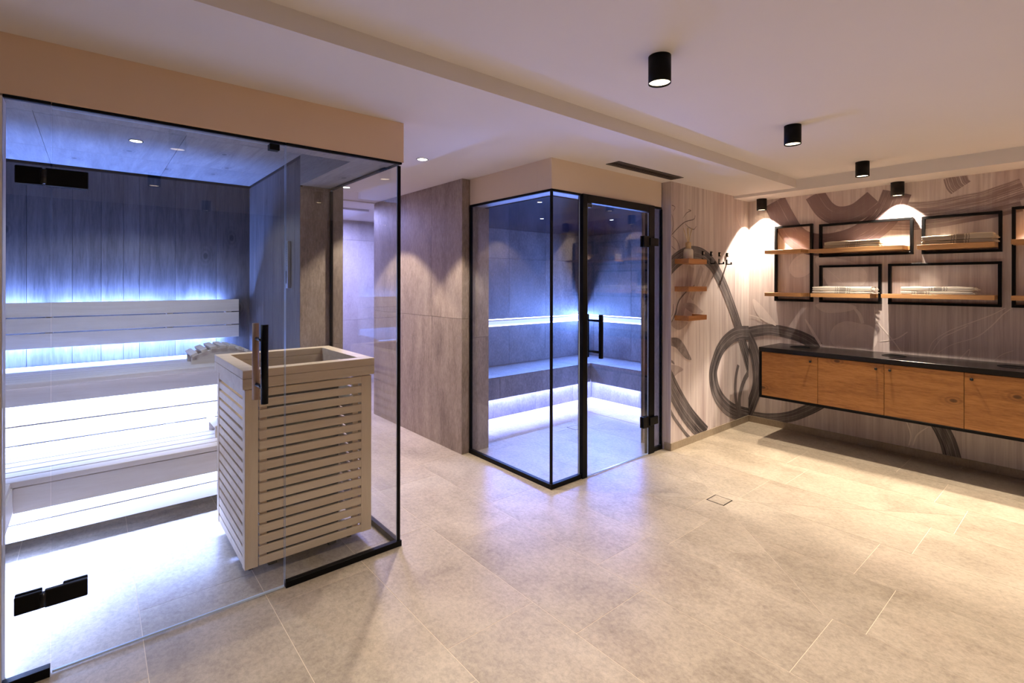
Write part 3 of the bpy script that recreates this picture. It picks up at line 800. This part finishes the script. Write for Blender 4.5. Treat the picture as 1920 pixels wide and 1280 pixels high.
# ================================================================== ceiling lamps
def cyl_lamp(x, y, zc, label, power=P_CYL, size=R(90), blend=0.9):
    r = empty('ceiling_spotlight', (x, y, zc), label=label, cat='lamp', group='black cylinder ceiling spotlights')
    rad, hh = 0.0455, 0.112
    bm = bmesh.new()
    lathe_bm(bm, [(0.0, -0.0004), (rad, -0.0004), (rad, -hh), (rad - 0.0025, -hh), (rad - 0.0025, -hh + 0.022), (0.0, -hh + 0.022)], 40)
    newobj('housing', bm, M_CYL, r, smooth=False)
    bm = bmesh.new(); cyl_bm(bm, rad - 0.003, rad - 0.003, -hh + 0.008, -hh + 0.012, 32)
    newobj('lens', bm, M_GLOW, r)
    l = bpy.data.lights.new('bulb', 'SPOT'); l.energy = power; l.color = WARM; l.spot_size = size; l.spot_blend = blend; l.shadow_soft_size = 0.018
    o = bpy.data.objects.new('bulb', l); COL.objects.link(o); o.parent = r; o.location = (0, 0, -hh - 0.002)
    return r
for x, y, lab in ((1.790, 1.185, 'largest black cylinder spotlight, hanging nearest on the recessed ceiling'),
                  (3.175, 1.195, 'second-nearest black cylinder spotlight in the middle of the recessed ceiling'),
                  (4.530, 1.205, 'black cylinder spotlight on the recessed ceiling close to the shelf wall edge'),
                  (0.405, 1.175, 'black cylinder spotlight just above the top edge of the photo')):
    cyl_lamp(x, y, HU, lab, P_CYL * (1.7 if x > 4 else 1.0))
cyl_lamp(5.075, 1.105, 2.245, 'black cylinder spotlight right above the framed towel shelves', P_WALL, R(94), 0.2)
cyl_lamp(5.065, 2.190, 2.245, 'small black cylinder spotlight in the corner above the leftmost shelf frame', P_WALL, R(94), 0.2)
for x, y, lab in ((0.405, -0.35, 'added unseen black cylinder spotlight behind the camera on the left'), (1.790, -0.35, 'added unseen black cylinder spotlight beside the camera on the recessed ceiling'),
                  (3.175, -0.35, 'added unseen black cylinder spotlight far right in the second row'), (4.560, -0.35, 'added unseen black cylinder spotlight far right near the shelf wall'),
                  (1.0, -1.75, 'added unseen black cylinder spotlight at the rear of the room on the left'), (3.2, -1.75, 'added unseen black cylinder spotlight at the rear of the room on the right')):
    cyl_lamp(x, y, HU, lab)  # lamps added out of view to light the room, continuing the visible spacing
cyl_lamp(5.075, 0.02, 2.245, 'added unseen black cylinder spotlight above the worktop beyond the right edge', P_WALL, R(94), 0.2)  # another unseen lamp, added for the room light

def downlight(x, y, zc, label, power, color, glow, size=R(96), rad=0.040, ringmat=None, group='round recessed downlights'):
    r = empty('recessed_downlight', (x, y, zc), label=label, cat='lamp', group=group)
    bm = bmesh.new(); lathe_bm(bm, [(rad - 0.005, -0.0005), (rad, -0.0005), (rad, -0.003), (rad - 0.005, -0.003), (rad - 0.005, -0.0005)], 36)
    newobj('trim_ring', bm, ringmat or M_BLACK, r)
    bm = bmesh.new(); cyl_bm(bm, rad - 0.006, rad - 0.006, -0.0022, -0.0008, 32); newobj('lens', bm, glow, r)
    l = bpy.data.lights.new('bulb', 'SPOT'); l.energy = power; l.color = color; l.spot_size = size; l.spot_blend = 0.22; l.shadow_soft_size = 0.02
    o = bpy.data.objects.new('bulb', l); COL.objects.link(o); o.parent = r; o.location = (0, 0, -0.006)
downlight(1.757, 3.06, HD, 'round downlight in the ceiling between sauna and steam room', P_DOWN, WARM, M_GLOWW)
downlight(1.747, 4.40, HD, 'round downlight deep in the passage seen through the sauna side pane', P_DOWN, WARM, M_GLOWW)
downlight(0.199, 3.719, HD - 0.0165, 'small round downlight in the boarded sauna ceiling', P_SAUNA_SPOT, (0.78, 0.85, 1.0), M_GLOWW, R(140), 0.036)
for x, y, lab in ((2.681, 2.853, 'steam room ceiling light nearest the glass corner'), (3.381, 3.566, 'steam room ceiling light over the middle of the floor, left of the door post'),
                  (3.981, 3.185, 'steam room ceiling light seen through the glass door')):
    downlight(x, y, STZ, lab, P_STEAM_SPOT, COOLW, M_GLOWW, R(100), 0.022, M_STEEL, 'small steam room ceiling lights')
# bluish light of the wellness area beyond the passage
fl = empty('light_panel', (2.2, 5.9, HD - 0.001), label='bluish flat ceiling light in the area beyond the passage', cat='lamp')
bm = bmesh.new(); bx(bm, -0.3, 0.3, -0.3, 0.3, -0.02, 0); newobj('panel_housing', bm, M_ALU, fl)
area('panel_light', (2.2, 5.9, HD - 0.03), 0.55, 0.55, P_FAR, (0.46, 0.44, 1.0), (0, 0, 0), fl)

# slot air outlet in the dropped ceiling
av = empty('air_outlet', (3.25, 2.262, HD), label='long black slot air outlet in the ceiling beside the steam room', cat='vent')
vx0, vx1, vy0, vy1 = 2.835, 3.672, 2.205, 2.322
def vb(n, a, b, c, d, e, f, m=M_BLKSAT): return box(n, a, b, c, d, e, f, m, av, org=(3.25, 2.262, HD))
vb('frame_bar', vx0, vx1, vy0, vy0 + 0.018, HD - 0.004, HD - 0.0005); vb('frame_bar', vx0, vx1, vy1 - 0.018, vy1, HD - 0.004, HD - 0.0005)
vb('frame_bar', vx0, vx0 + 0.012, vy0 + 0.0185, vy1 - 0.0185, HD - 0.004, HD - 0.0005); vb('frame_bar', vx1 - 0.012, vx1, vy0 + 0.0185, vy1 - 0.0185, HD - 0.004, HD - 0.0005)
M_VENT = plain('vent_bronze_black', (0.035, 0.022, 0.018), 0.45)
vb('slot_backing', vx0 + 0.0125, vx1 - 0.0125, vy0 + 0.0185, vy1 - 0.0185, HD - 0.0018, HD - 0.0005, M_VENT)
for yy in (vy0 + 0.045, vy0 + 0.068): vb('blade', vx0 + 0.0125, vx1 - 0.0125, yy, yy + 0.006, HD - 0.006, HD - 0.002)

# ================================================================== framed towel shelves
FXF = RWX - 0.035
def shelf_frame(y_hi, y_lo, z0, z1, boards, label):
    r = empty('framed_wall_shelf', (RWX, (y_hi + y_lo) / 2, z0), label=label, cat='shelf', group='black framed oak wall shelves')
    t = 0.02; x0, x1 = FXF, RWX - 0.0005
    P = r.location
    fr_ = empty('metal_frame'); fr_.parent = r
    og = P
    box('frame_bar', x0, x1, y_lo, y_hi, z1 - t, z1, M_BLACK, fr_, bev=0.001, org=og)
    box('frame_bar', x0, x1, y_lo, y_hi, z0, z0 + t, M_BLACK, fr_, bev=0.001, org=og)
    box('frame_bar', x0, x1, y_hi - t, y_hi, z0 + t, z1 - t, M_BLACK, fr_, bev=0.001, org=og)
    box('frame_bar', x0, x1, y_lo, y_lo + t, z0 + t, z1 - t, M_BLACK, fr_, bev=0.001, org=og)
    for a, b, zc in boards:
        # board notched behind: passes in front of the far bar, ends inside the near bar
        box('board', RWX - 0.205, FXF - 0.0005, b, a, zc - 0.0165, zc + 0.0165, M_SHELF, r, bev=0.001)
        box('board_back', FXF, RWX - 0.0005, y_lo + t + 0.0005, y_hi - t - 0.0005, zc - 0.0165, zc + 0.0165, M_SHELF, r)
    return r
ZU, ZL = 1.703, 1.306
shelf_frame(2.092, 1.756, 1.240, 1.968, ((2.112, 1.790, ZU + 0.008), (2.112, 1.790, ZL)), 'leftmost tall black frame with two short empty oak boards')
shelf_frame(1.700, 1.012, 1.652, 1.955, ((1.716, 1.045, ZU),), 'wide upper black framed oak shelf with towels, left of the light streak')
shelf_frame(0.957, 0.491, 1.648, 1.950, ((0.953, 0.512, ZU - 0.006),), 'upper right black framed oak shelf with beige striped towels')
shelf_frame(1.698, 1.227, 1.238, 1.577, ((1.712, 1.262, ZL),), 'small lower black framed oak shelf with white towels')
shelf_frame(1.179, 0.493, 1.238, 1.577, ((1.186, 0.513, ZL + 0.004),), 'wide lower black framed oak shelf with white towels')
shelf_frame(0.441, 0.105, 1.238, 1.970, ((0.430, 0.125, ZU + 0.004), (0.430, 0.125, ZL + 0.004)), 'tall black framed oak shelf cut by the right edge')

# towels ------------------------------------------------------------
def towel_mat(name, base, stripe, band):
    """band: list of (centre, halfwidth) along uv.x"""
    x = N(name); tc = x.n('ShaderNodeTexCoord'); sp = x.n('ShaderNodeSeparateXYZ'); x.l(tc.outputs['UV'], sp.inputs[0])
    total = None
    for c, h in band:
        d = x.math('ABSOLUTE', x.math('SUBTRACT', sp.outputs[0], c))
        m = x.math('LESS_THAN', d, h)
        total = m if total is None else x.math('MAXIMUM', total, m)
    wv = x.noise(x.coords((1, 1, 1)), 420, 2)
    c = x.mix(base, tuple(q * 0.85 for q in base), wv)
    c = x.mix(c, stripe, x.math('MULTIPLY', total, 0.72)); x.col(c); x.rough(0.9); x.bump(wv, 0.3, 0.003)
    x.b.inputs['Sheen Weight'].default_value = 0.2
    return x.m
BAND = [(0.41, 0.007), (0.445, 0.010), (0.53, 0.055), (0.615, 0.010), (0.65, 0.007)]
def shift(b, d): return [(c + d, h) for c, h in b]
CREAM, GREYS, BEIGE, BRN = (0.86, 0.80, 0.72), (0.30, 0.27, 0.26), (0.72, 0.62, 0.48), (0.22, 0.16, 0.12)
def towel(y_hi, y_lo, z0, th, mat, fringe_lo, label, group, seed, depth=0.15, xc=RWX - 0.112, sag=0.0, tilt=0.0):
    rr = random.Random(seed)
    L = y_hi - y_lo
    r = empty('folded_towel', (xc, (y_hi + y_lo) / 2, z0), label=label, cat='towel', group=group)
    bm = bmesh.new(); uvl = bm.loops.layers.uv.new('UVMap')
    n, k = 30, 16
    rings = []
    ph = rr.uniform(0, 6)
    for i in range(n + 1):
        u = i / n; y = L / 2 - u * L
        e = min(1.0, min(u, 1 - u) * 9); hsc = 0.80 + 0.20 * math.sqrt(max(0, e))
        wob = 0.0015 * math.sin(u * 9 + ph) + 0.001 * math.sin(u * 23 + ph * 2)
        ring = []
        for j in range(k):
            t = 2 * math.pi * j / k
            cx_, cz_ = math.cos(t), math.sin(t)
            sx_ = math.copysign(abs(cx_) ** 0.35, cx_); sz_ = math.copysign(abs(cz_) ** 0.55, cz_)
            # folded edge crease towards the room
            pinch = 1.0 - 0.28 * (1 if abs(cz_) < 0.2 and cx_ < 0 else 0)
            z = th / 2 + sz_ * th / 2 * hsc + (wob if sz_ > 0.2 else 0) + tilt * u * (1 if sz_ > -0.5 else 0.0)
            if z < 0.0003: z = 0.0003
            ring.append(bm.verts.new((sx_ * depth / 2 * pinch, y + rr.uniform(-.0008, .0008), z)))
        rings.append(ring)
    for i in range(n):
        for j in range(k):
            f = bm.faces.new((rings[i][j], rings[i][(j + 1) % k], rings[i + 1][(j + 1) % k], rings[i + 1][j])); f.smooth = True
            for lp, uu in zip(f.loops, (i / n, i / n, (i + 1) / n, (i + 1) / n)): lp[uvl].uv = (uu, j / k)
    bm.faces.new(rings[0][::-1]); bm.faces.new(rings[-1])
    newobj('towel_cloth', bm, mat, r)
    # knotted fringe at the near end
    bm = bmesh.new()
    for q in range(16):
        x = -depth / 2 + 0.008 + q * (depth - 0.016) / 15
        z = th * rr.uniform(0.25, 0.75)
        ln = rr.uniform(0.018, 0.034)
        p = Vector((x, -L / 2 + 0.004, z)); p2 = p + Vector((rr.uniform(-.006, .006), -ln * 0.5, rr.uniform(-.002, .004))); p3 = p2 + Vector((rr.uniform(-.006, .006), -ln * 0.5, -z * 0.5))
        p3.z = max(p3.z, 0.002)
        rod_bm(bm, p, p2, 0.0022, 5); rod_bm(bm, p2, p3, 0.0016, 5)
    tag(newobj('fringe', bm, mat, r), kind='stuff')
    return r
mW = towel_mat('cream_striped_cotton', CREAM, GREYS, BAND)
mW2 = towel_mat('cream_striped_cotton_offset', CREAM, GREYS, shift(BAND, -0.24))
mB = towel_mat('beige_striped_cotton', BEIGE, BRN, shift(BAND, 0.03))
mC = towel_mat('cream_beige_striped_cotton', (0.72, 0.62, 0.47), (0.36, 0.29, 0.24), BAND)
G = 'folded striped towels on the framed shelves'
def pair(y_hi, y_lo, zs, t1_, t2_, m1, m2, l1, l2, s, d=0.15, tilt=0.0):
    towel(y_hi, y_lo, zs + 0.0005, t1_, m1, True, l1, G, s, d)
    towel(y_hi - 0.002, y_lo - 0.004, zs + 0.001 + t1_, t2_, m2, True, l2, G, s + 1, d * 0.97, tilt=tilt)
pair(1.612, 1.205, ZU + 0.0165, 0.024, 0.036, mC, mC, 'lower cream towel on the wide upper shelf', 'upper cream towel with grey stripes on the wide upper shelf', 1)
pair(0.932, 0.527, ZU + 0.0105, 0.026, 0.040, mB, mB, 'lower beige towel on the upper right shelf', 'upper beige towel with brown stripes on the upper right shelf', 3, tilt=0.010)
pair(1.706, 1.262, ZL + 0.0165, 0.022, 0.040, mW, mW, 'lower white towel on the small lower shelf', 'thick upper white towel on the small lower shelf', 5)
pair(1.062, 0.632, ZL + 0.0205, 0.026, 0.034, mW2, mW, 'lower white towel with offset grey band on the wide lower shelf', 'upper white towel with centred grey band on the wide lower shelf', 7)

# ================================================================== floating cabinet
CF = 4.70; CY1, CY0 = 2.052, -0.292
cb = empty('floating_cabinet', (4.92, 0.88, 0.36), label='long wall-hung cabinet with oak doors in a black frame', cat='cabinet')
Z0, Z1 = 0.368, 0.790
box('carcass', CF + 0.018, RWX - 0.0005, CY0 + 0.02, CY1 - 0.02, Z0 + 0.0205, Z1 - 0.0005, M_BLACK, cb)
box('frame_panel', CF - 0.004, RWX - 0.0005, CY1 - 0.0195, CY1, Z0, Z1 - 0.0005, M_BLACK, cb, bev=0.001)
box('frame_panel', CF - 0.004, RWX - 0.0005, CY0, CY0 + 0.0195, Z0, Z1 - 0.0005, M_BLACK, cb, bev=0.001)
box('frame_panel', CF - 0.004, RWX - 0.0005, CY0 + 0.020, CY1 - 0.020, Z0, Z0 + 0.020, M_BLACK, cb, bev=0.001)
edges = [2.031, 1.569, 1.105, 0.641, 0.177, -0.271]
knobs = [1.620, 1.155, 1.066, 0.600, 0.130]
for i in range(5):
    d_ = box('door', CF, CF + 0.0175, edges[i + 1] + 0.0015, edges[i] - 0.0015, Z0 + 0.022, Z1 - 0.004, M_OAK, cb, bev=0.001)
    bm = bmesh.new()
    lathe_bm(bm, [(0.0055, 0.0), (0.005, 0.010), (0.009, 0.013), (0.0105, 0.018), (0.009, 0.023), (0.0, 0.0245)], 20)
    kz = 0.745
    dc = Vector(((CF + CF + 0.0175) / 2, (edges[i] + edges[i + 1]) / 2, (Z0 + 0.022 + Z1 - 0.004) / 2))
    kb = newobj('knob', bm, M_BLKSAT, d_, Vector((CF - 0.0003, knobs[i], kz)) - dc, rot=(0, R(-90), 0))
wt = empty('worktop', (4.92, 0.88, Z1), label='dark worktop slab on the floating oak cabinet', cat='worktop')
M_TOP = plain('dark_stone_top', (0.010, 0.008, 0.008), 0.24, 0.0, 0.35)
box('slab', CF - 0.0045, RWX - 0.0005, CY0 - 0.002, CY1 + 0.003, Z1, 0.828, M_TOP, wt, bev=0.0015)
for yy in (1.80, 1.10, 0.42):
    bm = bmesh.new(); lathe_bm(bm, [(0.080, 0.0), (0.080, 0.0022), (0.072, 0.0030), (0.070, 0.0010), (0.0, 0.0010)], 40)
    newobj('round_insert', bm, M_BLACK, wt, (4.955 - 4.92, yy - 0.88, 0.8283 - Z1))

# ================================================================== small oak wall shelves and reed diffuser
for z, lab, tray in ((1.597, 'top small oak wall shelf carrying the reed diffuser', 0), (1.363, 'middle small oak wall shelf left of the coat hooks', 0), (1.118, 'lowest small oak wall shelf beside the steam room door', 1)):
    r = empty('small_wall_shelf', (3.93, HWY, z), label=lab, cat='shelf', group='small oak shelves on the mural wall')
    if not tray:
        box('board', 3.786, 4.080, HWY - 0.132, HWY - 0.0005, z - 0.021, z + 0.021, M_SHELFX, r, bev=0.001)
    else:
        box('board', 3.786, 4.080, HWY - 0.132, HWY - 0.0005, z - 0.021, z - 0.005, M_SHELFX, r, bev=0.001)
        box('front_lip', 3.786, 4.080, HWY - 0.132, HWY - 0.118, z - 0.0045, z + 0.021, M_SHELFX, r)
        box('side_lip', 3.786, 3.800, HWY - 0.1175, HWY - 0.0005, z - 0.0045, z + 0.021, M_SHELFX, r)
        box('side_lip', 4.066, 4.080, HWY - 0.1175, HWY - 0.0005, z - 0.0045, z + 0.021, M_SHELFX, r)
rd = empty('reed_diffuser', (3.885, HWY - 0.070, 1.6185), label='cream bottle reed diffuser with pale sticks on the top small shelf', cat='diffuser')
bm = bmesh.new(); lathe_bm(bm, [(0.0, 0.0), (0.037, 0.0), (0.040, 0.004), (0.0395, 0.070), (0.034, 0.082), (0.024, 0.086), (0.0, 0.0862)], 32); newobj('bottle', bm, M_CERAM, rd)
bm = bmesh.new(); lathe_bm(bm, [(0.0, 0.0), (0.023, 0.0), (0.023, 0.050), (0.018, 0.056), (0.0, 0.0565)], 24); newobj('collar', bm, M_CORK, rd, (0, 0, 0.0865))
for i, (dx, dy) in enumerate(((-0.075, 0.0), (-0.050, -0.02), (0.012, 0.02), (0.035, -0.01), (0.055, 0.0), (0.020, 0.01))):
    bm = bmesh.new(); rod_bm(bm, (dx * 0.12, dy * 0.12, 0.142), (dx, dy, 0.142 + 0.125 - abs(dx) * 0.15), 0.003, 6); newobj('reed', bm, M_REED, rd)

# coat hooks
for i, (x, lab) in enumerate(((4.241, 'black coat hook nearest the small shelves'), (4.388, 'second black coat hook from the small shelves'),
                              (4.541, 'third black coat hook from the small shelves'), (4.690, 'black coat hook nearest the bright room corner'))):
    r = empty('coat_hook', (x, HWY, 1.65), label=lab, cat='hook', group='black coat hooks in a row')
    y = HWY
    box('upper_peg', x - 0.012, x + 0.012, y - 0.014, y - 0.0005, 1.665, 1.705, M_BLACK, r, bev=0.0015)
    tag(box('peg_cap', x - 0.005, x + 0.007, y - 0.0165, y - 0.0145, 1.674, 1.694, M_ALU, r), 'light metal cap')
    box('lower_plate', x - 0.010, x + 0.010, y - 0.006, y - 0.0005, 1.590, 1.642, M_BLACK, r, bev=0.001)
    box('hook_arm', x - 0.009, x + 0.009, y - 0.042, y - 0.0065, 1.590, 1.600, M_BLACK, r, bev=0.001)
    box('hook_tip', x - 0.010, x + 0.010, y - 0.050, y - 0.0425, 1.590, 1.614, M_BLACK, r, bev=0.001)

# ================================================================== mural print on the two walls
import json
MURAL = json.loads(r'''[
["h","brush",0.1322,[[3.614,1.459],[3.716,1.549],[3.871,1.631],[4.051,1.675],[4.251,1.658],[4.443,1.566],[4.615,1.406],[4.774,1.208],[4.906,1.019],[5.02,0.825],[5.137,0.626],[5.209,0.481]]],
["h","brush",0.1441,[[5.256,0.897],[4.94,0.911],[4.722,0.868],[4.566,0.783],[4.466,0.656],[4.436,0.545],[4.496,0.387],[4.64,0.255],[4.865,0.141],[5.259,0.032]]],
["h","brush",0.048,[[4.93,0.598],[4.875,0.467],[4.875,0.282],[4.954,0.068]]],
["h","brush",0.0641,[[5.161,0.503],[5.044,0.419],[4.954,0.27],[4.965,0.108]]],
["h","brush",0.1659,[[3.616,0.708],[3.695,0.602],[3.816,0.45],[3.986,0.267],[4.163,0.122],[4.294,0.025]]],
["h","brush",0.0283,[[3.633,0.463],[3.768,0.285],[3.96,0.104],[4.047,0.04]]],
["h","faint",0.0912,[[4.051,1.557],[3.999,1.392],[3.897,1.185],[3.831,1.05]]],
["h","faint",0.066,[[4.233,1.561],[4.141,1.416],[4.052,1.274]]],
["h","faint",0.0481,[[4.375,1.539],[4.289,1.416],[4.196,1.319]]],
["h","line",0.0105,[[3.615,0.995],[3.717,1.065],[3.798,1.152],[3.847,1.255],[3.982,1.345],[4.105,1.392]]],
["h","line",0.0063,[[3.654,1.055],[3.749,1.145],[3.765,1.234]]],
["h","line",0.0076,[[3.613,1.746],[3.684,1.789],[3.731,1.815],[3.829,1.88],[3.946,1.944],[4.086,1.979],[4.112,2.015]]],
["h","line",0.0059,[[3.731,1.819],[3.763,1.912],[3.731,1.999],[3.683,2.03],[3.73,2.066],[3.787,2.058],[3.763,2.02]]],
["h","line",0.0057,[[3.731,1.815],[3.652,1.823],[3.613,1.847]]],
["h","line",0.0058,[[3.613,1.944],[3.652,2.001],[3.715,2.056]]],
["h","line",0.0054,[[3.715,1.814],[3.699,1.862],[3.675,1.914],[3.683,1.995]]],
["h","line",0.0061,[[3.912,1.974],[3.972,2.025],[4.041,2.051],[3.997,2.056]]],
["h","line",0.0057,[[3.946,1.93],[3.998,1.906],[4.086,1.889],[4.131,1.921]]],
["h","line",0.006,[[3.731,1.815],[3.812,1.779],[3.854,1.726],[3.871,1.69]]],
["h","line",0.0054,[[3.715,1.787],[3.731,1.729],[3.796,1.696]]],
["h","line",0.0058,[[3.614,1.679],[3.684,1.673],[3.74,1.64]]],
["h","line",0.0066,[[4.656,1.565],[4.635,1.508],[4.574,1.426]]],
["h","line",0.0064,[[4.493,1.562],[4.443,1.491],[4.394,1.446]]],
["h","leaf",0.0,[[3.701,1.084],[3.766,1.099],[3.881,1.089],[3.992,1.07],[3.949,1.035],[3.864,1.012],[3.782,1.03]]],
["h","leaf",0.0,[[3.914,1.226],[4.0,1.242],[4.106,1.225],[4.188,1.185],[4.252,1.149],[4.133,1.139],[4.018,1.167]]],
["h","leafd",0.0,[[3.616,0.942],[3.734,0.952],[3.848,0.939],[3.932,0.883],[4.001,0.807],[4.054,0.736],[3.967,0.754],[3.882,0.808],[3.782,0.872],[3.616,0.898]]],
["h","leafd",0.0,[[3.616,0.77],[3.702,0.775],[3.767,0.751],[3.783,0.722],[3.718,0.747],[3.616,0.731]]],
["h","leaf",0.0,[[3.671,0.711],[3.767,0.719],[3.865,0.695],[3.924,0.661],[3.832,0.639],[3.735,0.601],[3.687,0.647]]],
["h","pale",0.0,[[5.085,2.122],[5.109,2.016],[5.086,1.949],[5.039,1.983],[5.05,2.065]]],
["h","pline",0.0082,[[4.88,2.104],[4.925,2.028],[4.97,1.983],[5.086,1.959],[5.156,1.954]]],
["s","brush",0.1087,[[2.377,0.902],[2.165,0.95],[1.966,0.933],[1.815,0.885],[1.712,0.815]]],
["s","brush",0.0985,[[2.375,0.057],[2.164,0.068],[1.965,0.125],[1.801,0.224],[1.689,0.31]]],
["s","brush",0.0989,[[2.377,0.896],[2.306,0.739],[2.268,0.554],[2.268,0.365],[2.332,0.164],[2.386,0.016]]],
["s","mauve",0.2053,[[2.106,2.217],[2.036,2.068],[1.929,1.878],[1.798,1.788],[1.625,1.768],[1.438,1.805],[1.28,1.9],[1.187,2.014],[1.125,2.176]]],
["s","mauve",0.1653,[[1.749,2.243],[1.665,2.094],[1.562,2.025],[1.418,2.038],[1.281,2.143]]],
["s","mauved",0.1542,[[1.243,2.047],[1.06,2.009],[0.889,1.999],[0.729,2.018],[0.578,2.04],[0.381,2.104]]],
["s","mauved",0.1005,[[1.28,1.932],[1.06,1.903],[0.856,1.91],[0.698,1.932],[0.549,1.953],[0.394,1.983]]],
["s","mauved",0.1406,[[0.76,2.251],[0.744,2.186],[0.723,2.154]]],
["s","brush",0.1085,[[0.88,0.34],[0.834,0.256],[0.796,0.16],[0.77,0.05]]],
["s","pale",0.0,[[2.297,2.073],[2.271,2.098],[2.218,2.081],[2.182,2.04],[2.177,1.981],[2.213,2.022],[2.266,2.043]]],
["s","pline",0.0085,[[2.208,2.043],[2.177,1.95],[2.182,1.843]]],
["s","pale",0.0,[[2.046,2.043],[1.982,2.037],[1.92,1.99],[1.873,1.925],[1.877,1.859],[1.943,1.859],[2.001,1.925],[2.046,1.991]]],
["s","pale",0.0,[[1.967,1.572],[1.91,1.662],[1.817,1.694],[1.771,1.617],[1.78,1.527],[1.835,1.478],[1.91,1.469],[1.957,1.51]]],
["s","pale",0.0,[[1.744,1.641],[1.625,1.651],[1.437,1.597],[1.342,1.511],[1.35,1.418],[1.437,1.371],[1.603,1.369],[1.668,1.457]]],
["s","pale",0.0,[[1.734,1.219],[1.519,1.236],[1.413,1.206],[1.453,1.172],[1.561,1.148],[1.668,1.148]]],
["s","pale",0.0,[[1.62,0.921],[1.586,1.021],[1.498,1.074],[1.388,1.062],[1.298,1.04],[1.26,0.97],[1.279,0.867],[1.376,0.83],[1.477,0.848],[1.581,0.847]]],
["s","pline",0.028,[[1.437,1.205],[1.389,1.137],[1.365,1.064]]],
["s","pline",0.0246,[[1.825,1.075],[1.761,0.959],[1.689,0.837]]],
["s","pale",0.0,[[1.583,1.863],[1.562,1.9],[1.532,1.888],[1.52,1.848],[1.524,1.791],[1.578,1.795]]],
["s","pline",0.0077,[[1.677,1.575],[1.604,1.505],[1.519,1.418]]],
["s","pline",0.0063,[[0.921,0.842],[0.888,0.949],[0.79,1.041],[0.666,1.112],[0.548,1.179],[0.476,1.233]]],
["s","pline",0.0066,[[0.904,0.844],[0.839,0.974],[0.759,1.035],[0.681,1.09]]],
["s","pline",0.007,[[0.871,0.848],[0.774,0.934],[0.636,1.004],[0.553,1.091],[0.49,1.182],[0.44,1.235]]],
["s","pline",0.0057,[[0.727,0.831],[0.672,0.907],[0.678,0.853]]],
["s","pline",0.0055,[[0.541,0.836],[0.49,0.89],[0.434,0.923]]],
["s","pline",0.0089,[[1.28,1.211],[1.264,1.098],[1.159,0.946],[1.094,0.841]]],
["s","pline",0.0088,[[1.241,0.917],[1.13,0.949],[1.052,1.013]]],
["s","pline",0.011,[[1.058,0.272],[1.03,0.168],[1.043,0.077]]],
["s","pline",0.0109,[[0.92,0.258],[0.988,0.178],[1.016,0.084]]],
["s","pline",0.0131,[[2.35,1.089],[2.243,1.062],[2.089,0.997]]],
["s","pale",0.0,[[2.312,1.254],[2.217,1.176],[2.114,1.048],[2.074,0.988],[2.217,1.042],[2.296,1.146]]]
]''')
def smooth_pts(P, sub=8, closed=False):
    n = len(P); out = []
    rng = range(n if closed else n - 1)
    for i in rng:
        if closed: a, b, c, d = P[(i - 1) % n], P[i], P[(i + 1) % n], P[(i + 2) % n]
        else: a, b, c, d = P[max(i - 1, 0)], P[i], P[i + 1], P[min(i + 2, n - 1)]
        for s in range(sub):
            t = s / sub
            out.append(tuple(0.5 * ((2 * b[k]) + (-a[k] + c[k]) * t + (2 * a[k] - 5 * b[k] + 4 * c[k] - d[k]) * t * t + (-a[k] + 3 * b[k] - 3 * c[k] + d[k]) * t ** 3) for k in (0, 1)))
    if not closed: out.append(tuple(P[-1]))
    return out
LAYER = {'pale': 0, 'faint': 1, 'leaf': 1, 'leafd': 2, 'mauve': 2, 'mauved': 1, 'brush': 3, 'line': 4, 'pline': 4}
NAMES = {'pale': 'petal_print', 'faint': 'brush_print', 'leaf': 'leaf_print', 'leafd': 'leaf_print', 'mauve': 'brush_print', 'mauved': 'brush_print', 'brush': 'brush_print', 'line': 'twig_print', 'pline': 'line_print'}
cnt = 0
for wall, kind, wd, P in MURAL:
    cnt += 1
    h = wall == 'h'
    lo, hi = (3.738, RWX - 0.002) if h else (YB, HWY - 0.002)
    off = 0.0008 + LAYER[kind] * 0.0005 + cnt * 0.000006
    zlo, zhi = 0.063, (HD - 0.002 if h else 2.243)
    def W3(s, z):
        s = min(max(s, lo), hi); z = min(max(z, zlo), zhi)
        return (s, HWY - off, z) if h else (RWX - off, s, z)
    par = wb if h else wr
    bm = bmesh.new(); uvl = bm.loops.layers.uv.new('UVMap')
    if kind in ('leaf', 'leafd', 'pale'):
        pts = smooth_pts(P, 5, True)
        vs = [bm.verts.new(W3(*p)) for p in pts]
        try: f = bm.faces.new(vs)
        except ValueError: bm.free(); continue
        for lp, p in zip(f.loops, pts): lp[uvl].uv = (p[0], p[1])
    else:
        pts = smooth_pts(P, 10); acc = 0.0; prev = None; m = len(pts); na = 5
        for i, p in enumerate(pts):
            a, b = pts[max(i - 1, 0)], pts[min(i + 1, m - 1)]
            tx, tz = b[0] - a[0], b[1] - a[1]; q = math.hypot(tx, tz) or 1; nx, nz = -tz / q, tx / q
            if i: acc += math.hypot(p[0] - pts[i - 1][0], p[1] - pts[i - 1][1])
            tp = 1.0 if kind not in ('line', 'pline') else (0.45 + 0.55 * math.sin(math.pi * min(1, 0.15 + 0.85 * (1 - i / m))))
            row = [bm.verts.new(W3(p[0] + nx * wd * tp * (j / na - 0.5), p[1] + nz * wd * tp * (j / na - 0.5))) for j in range(na + 1)]
            if prev:
                for j in range(na):
                    f = bm.faces.new((prev[0][j], prev[0][j + 1], row[j + 1], row[j]))
                    for lp, uv in zip(f.loops, ((prev[1], j / na), (prev[1], (j + 1) / na), (acc, (j + 1) / na), (acc, j / na))): lp[uvl].uv = uv
            prev = (row, acc)
    o = newobj(NAMES[kind], bm, M_INK[kind], par)
    o.location = -Vector(par.location)
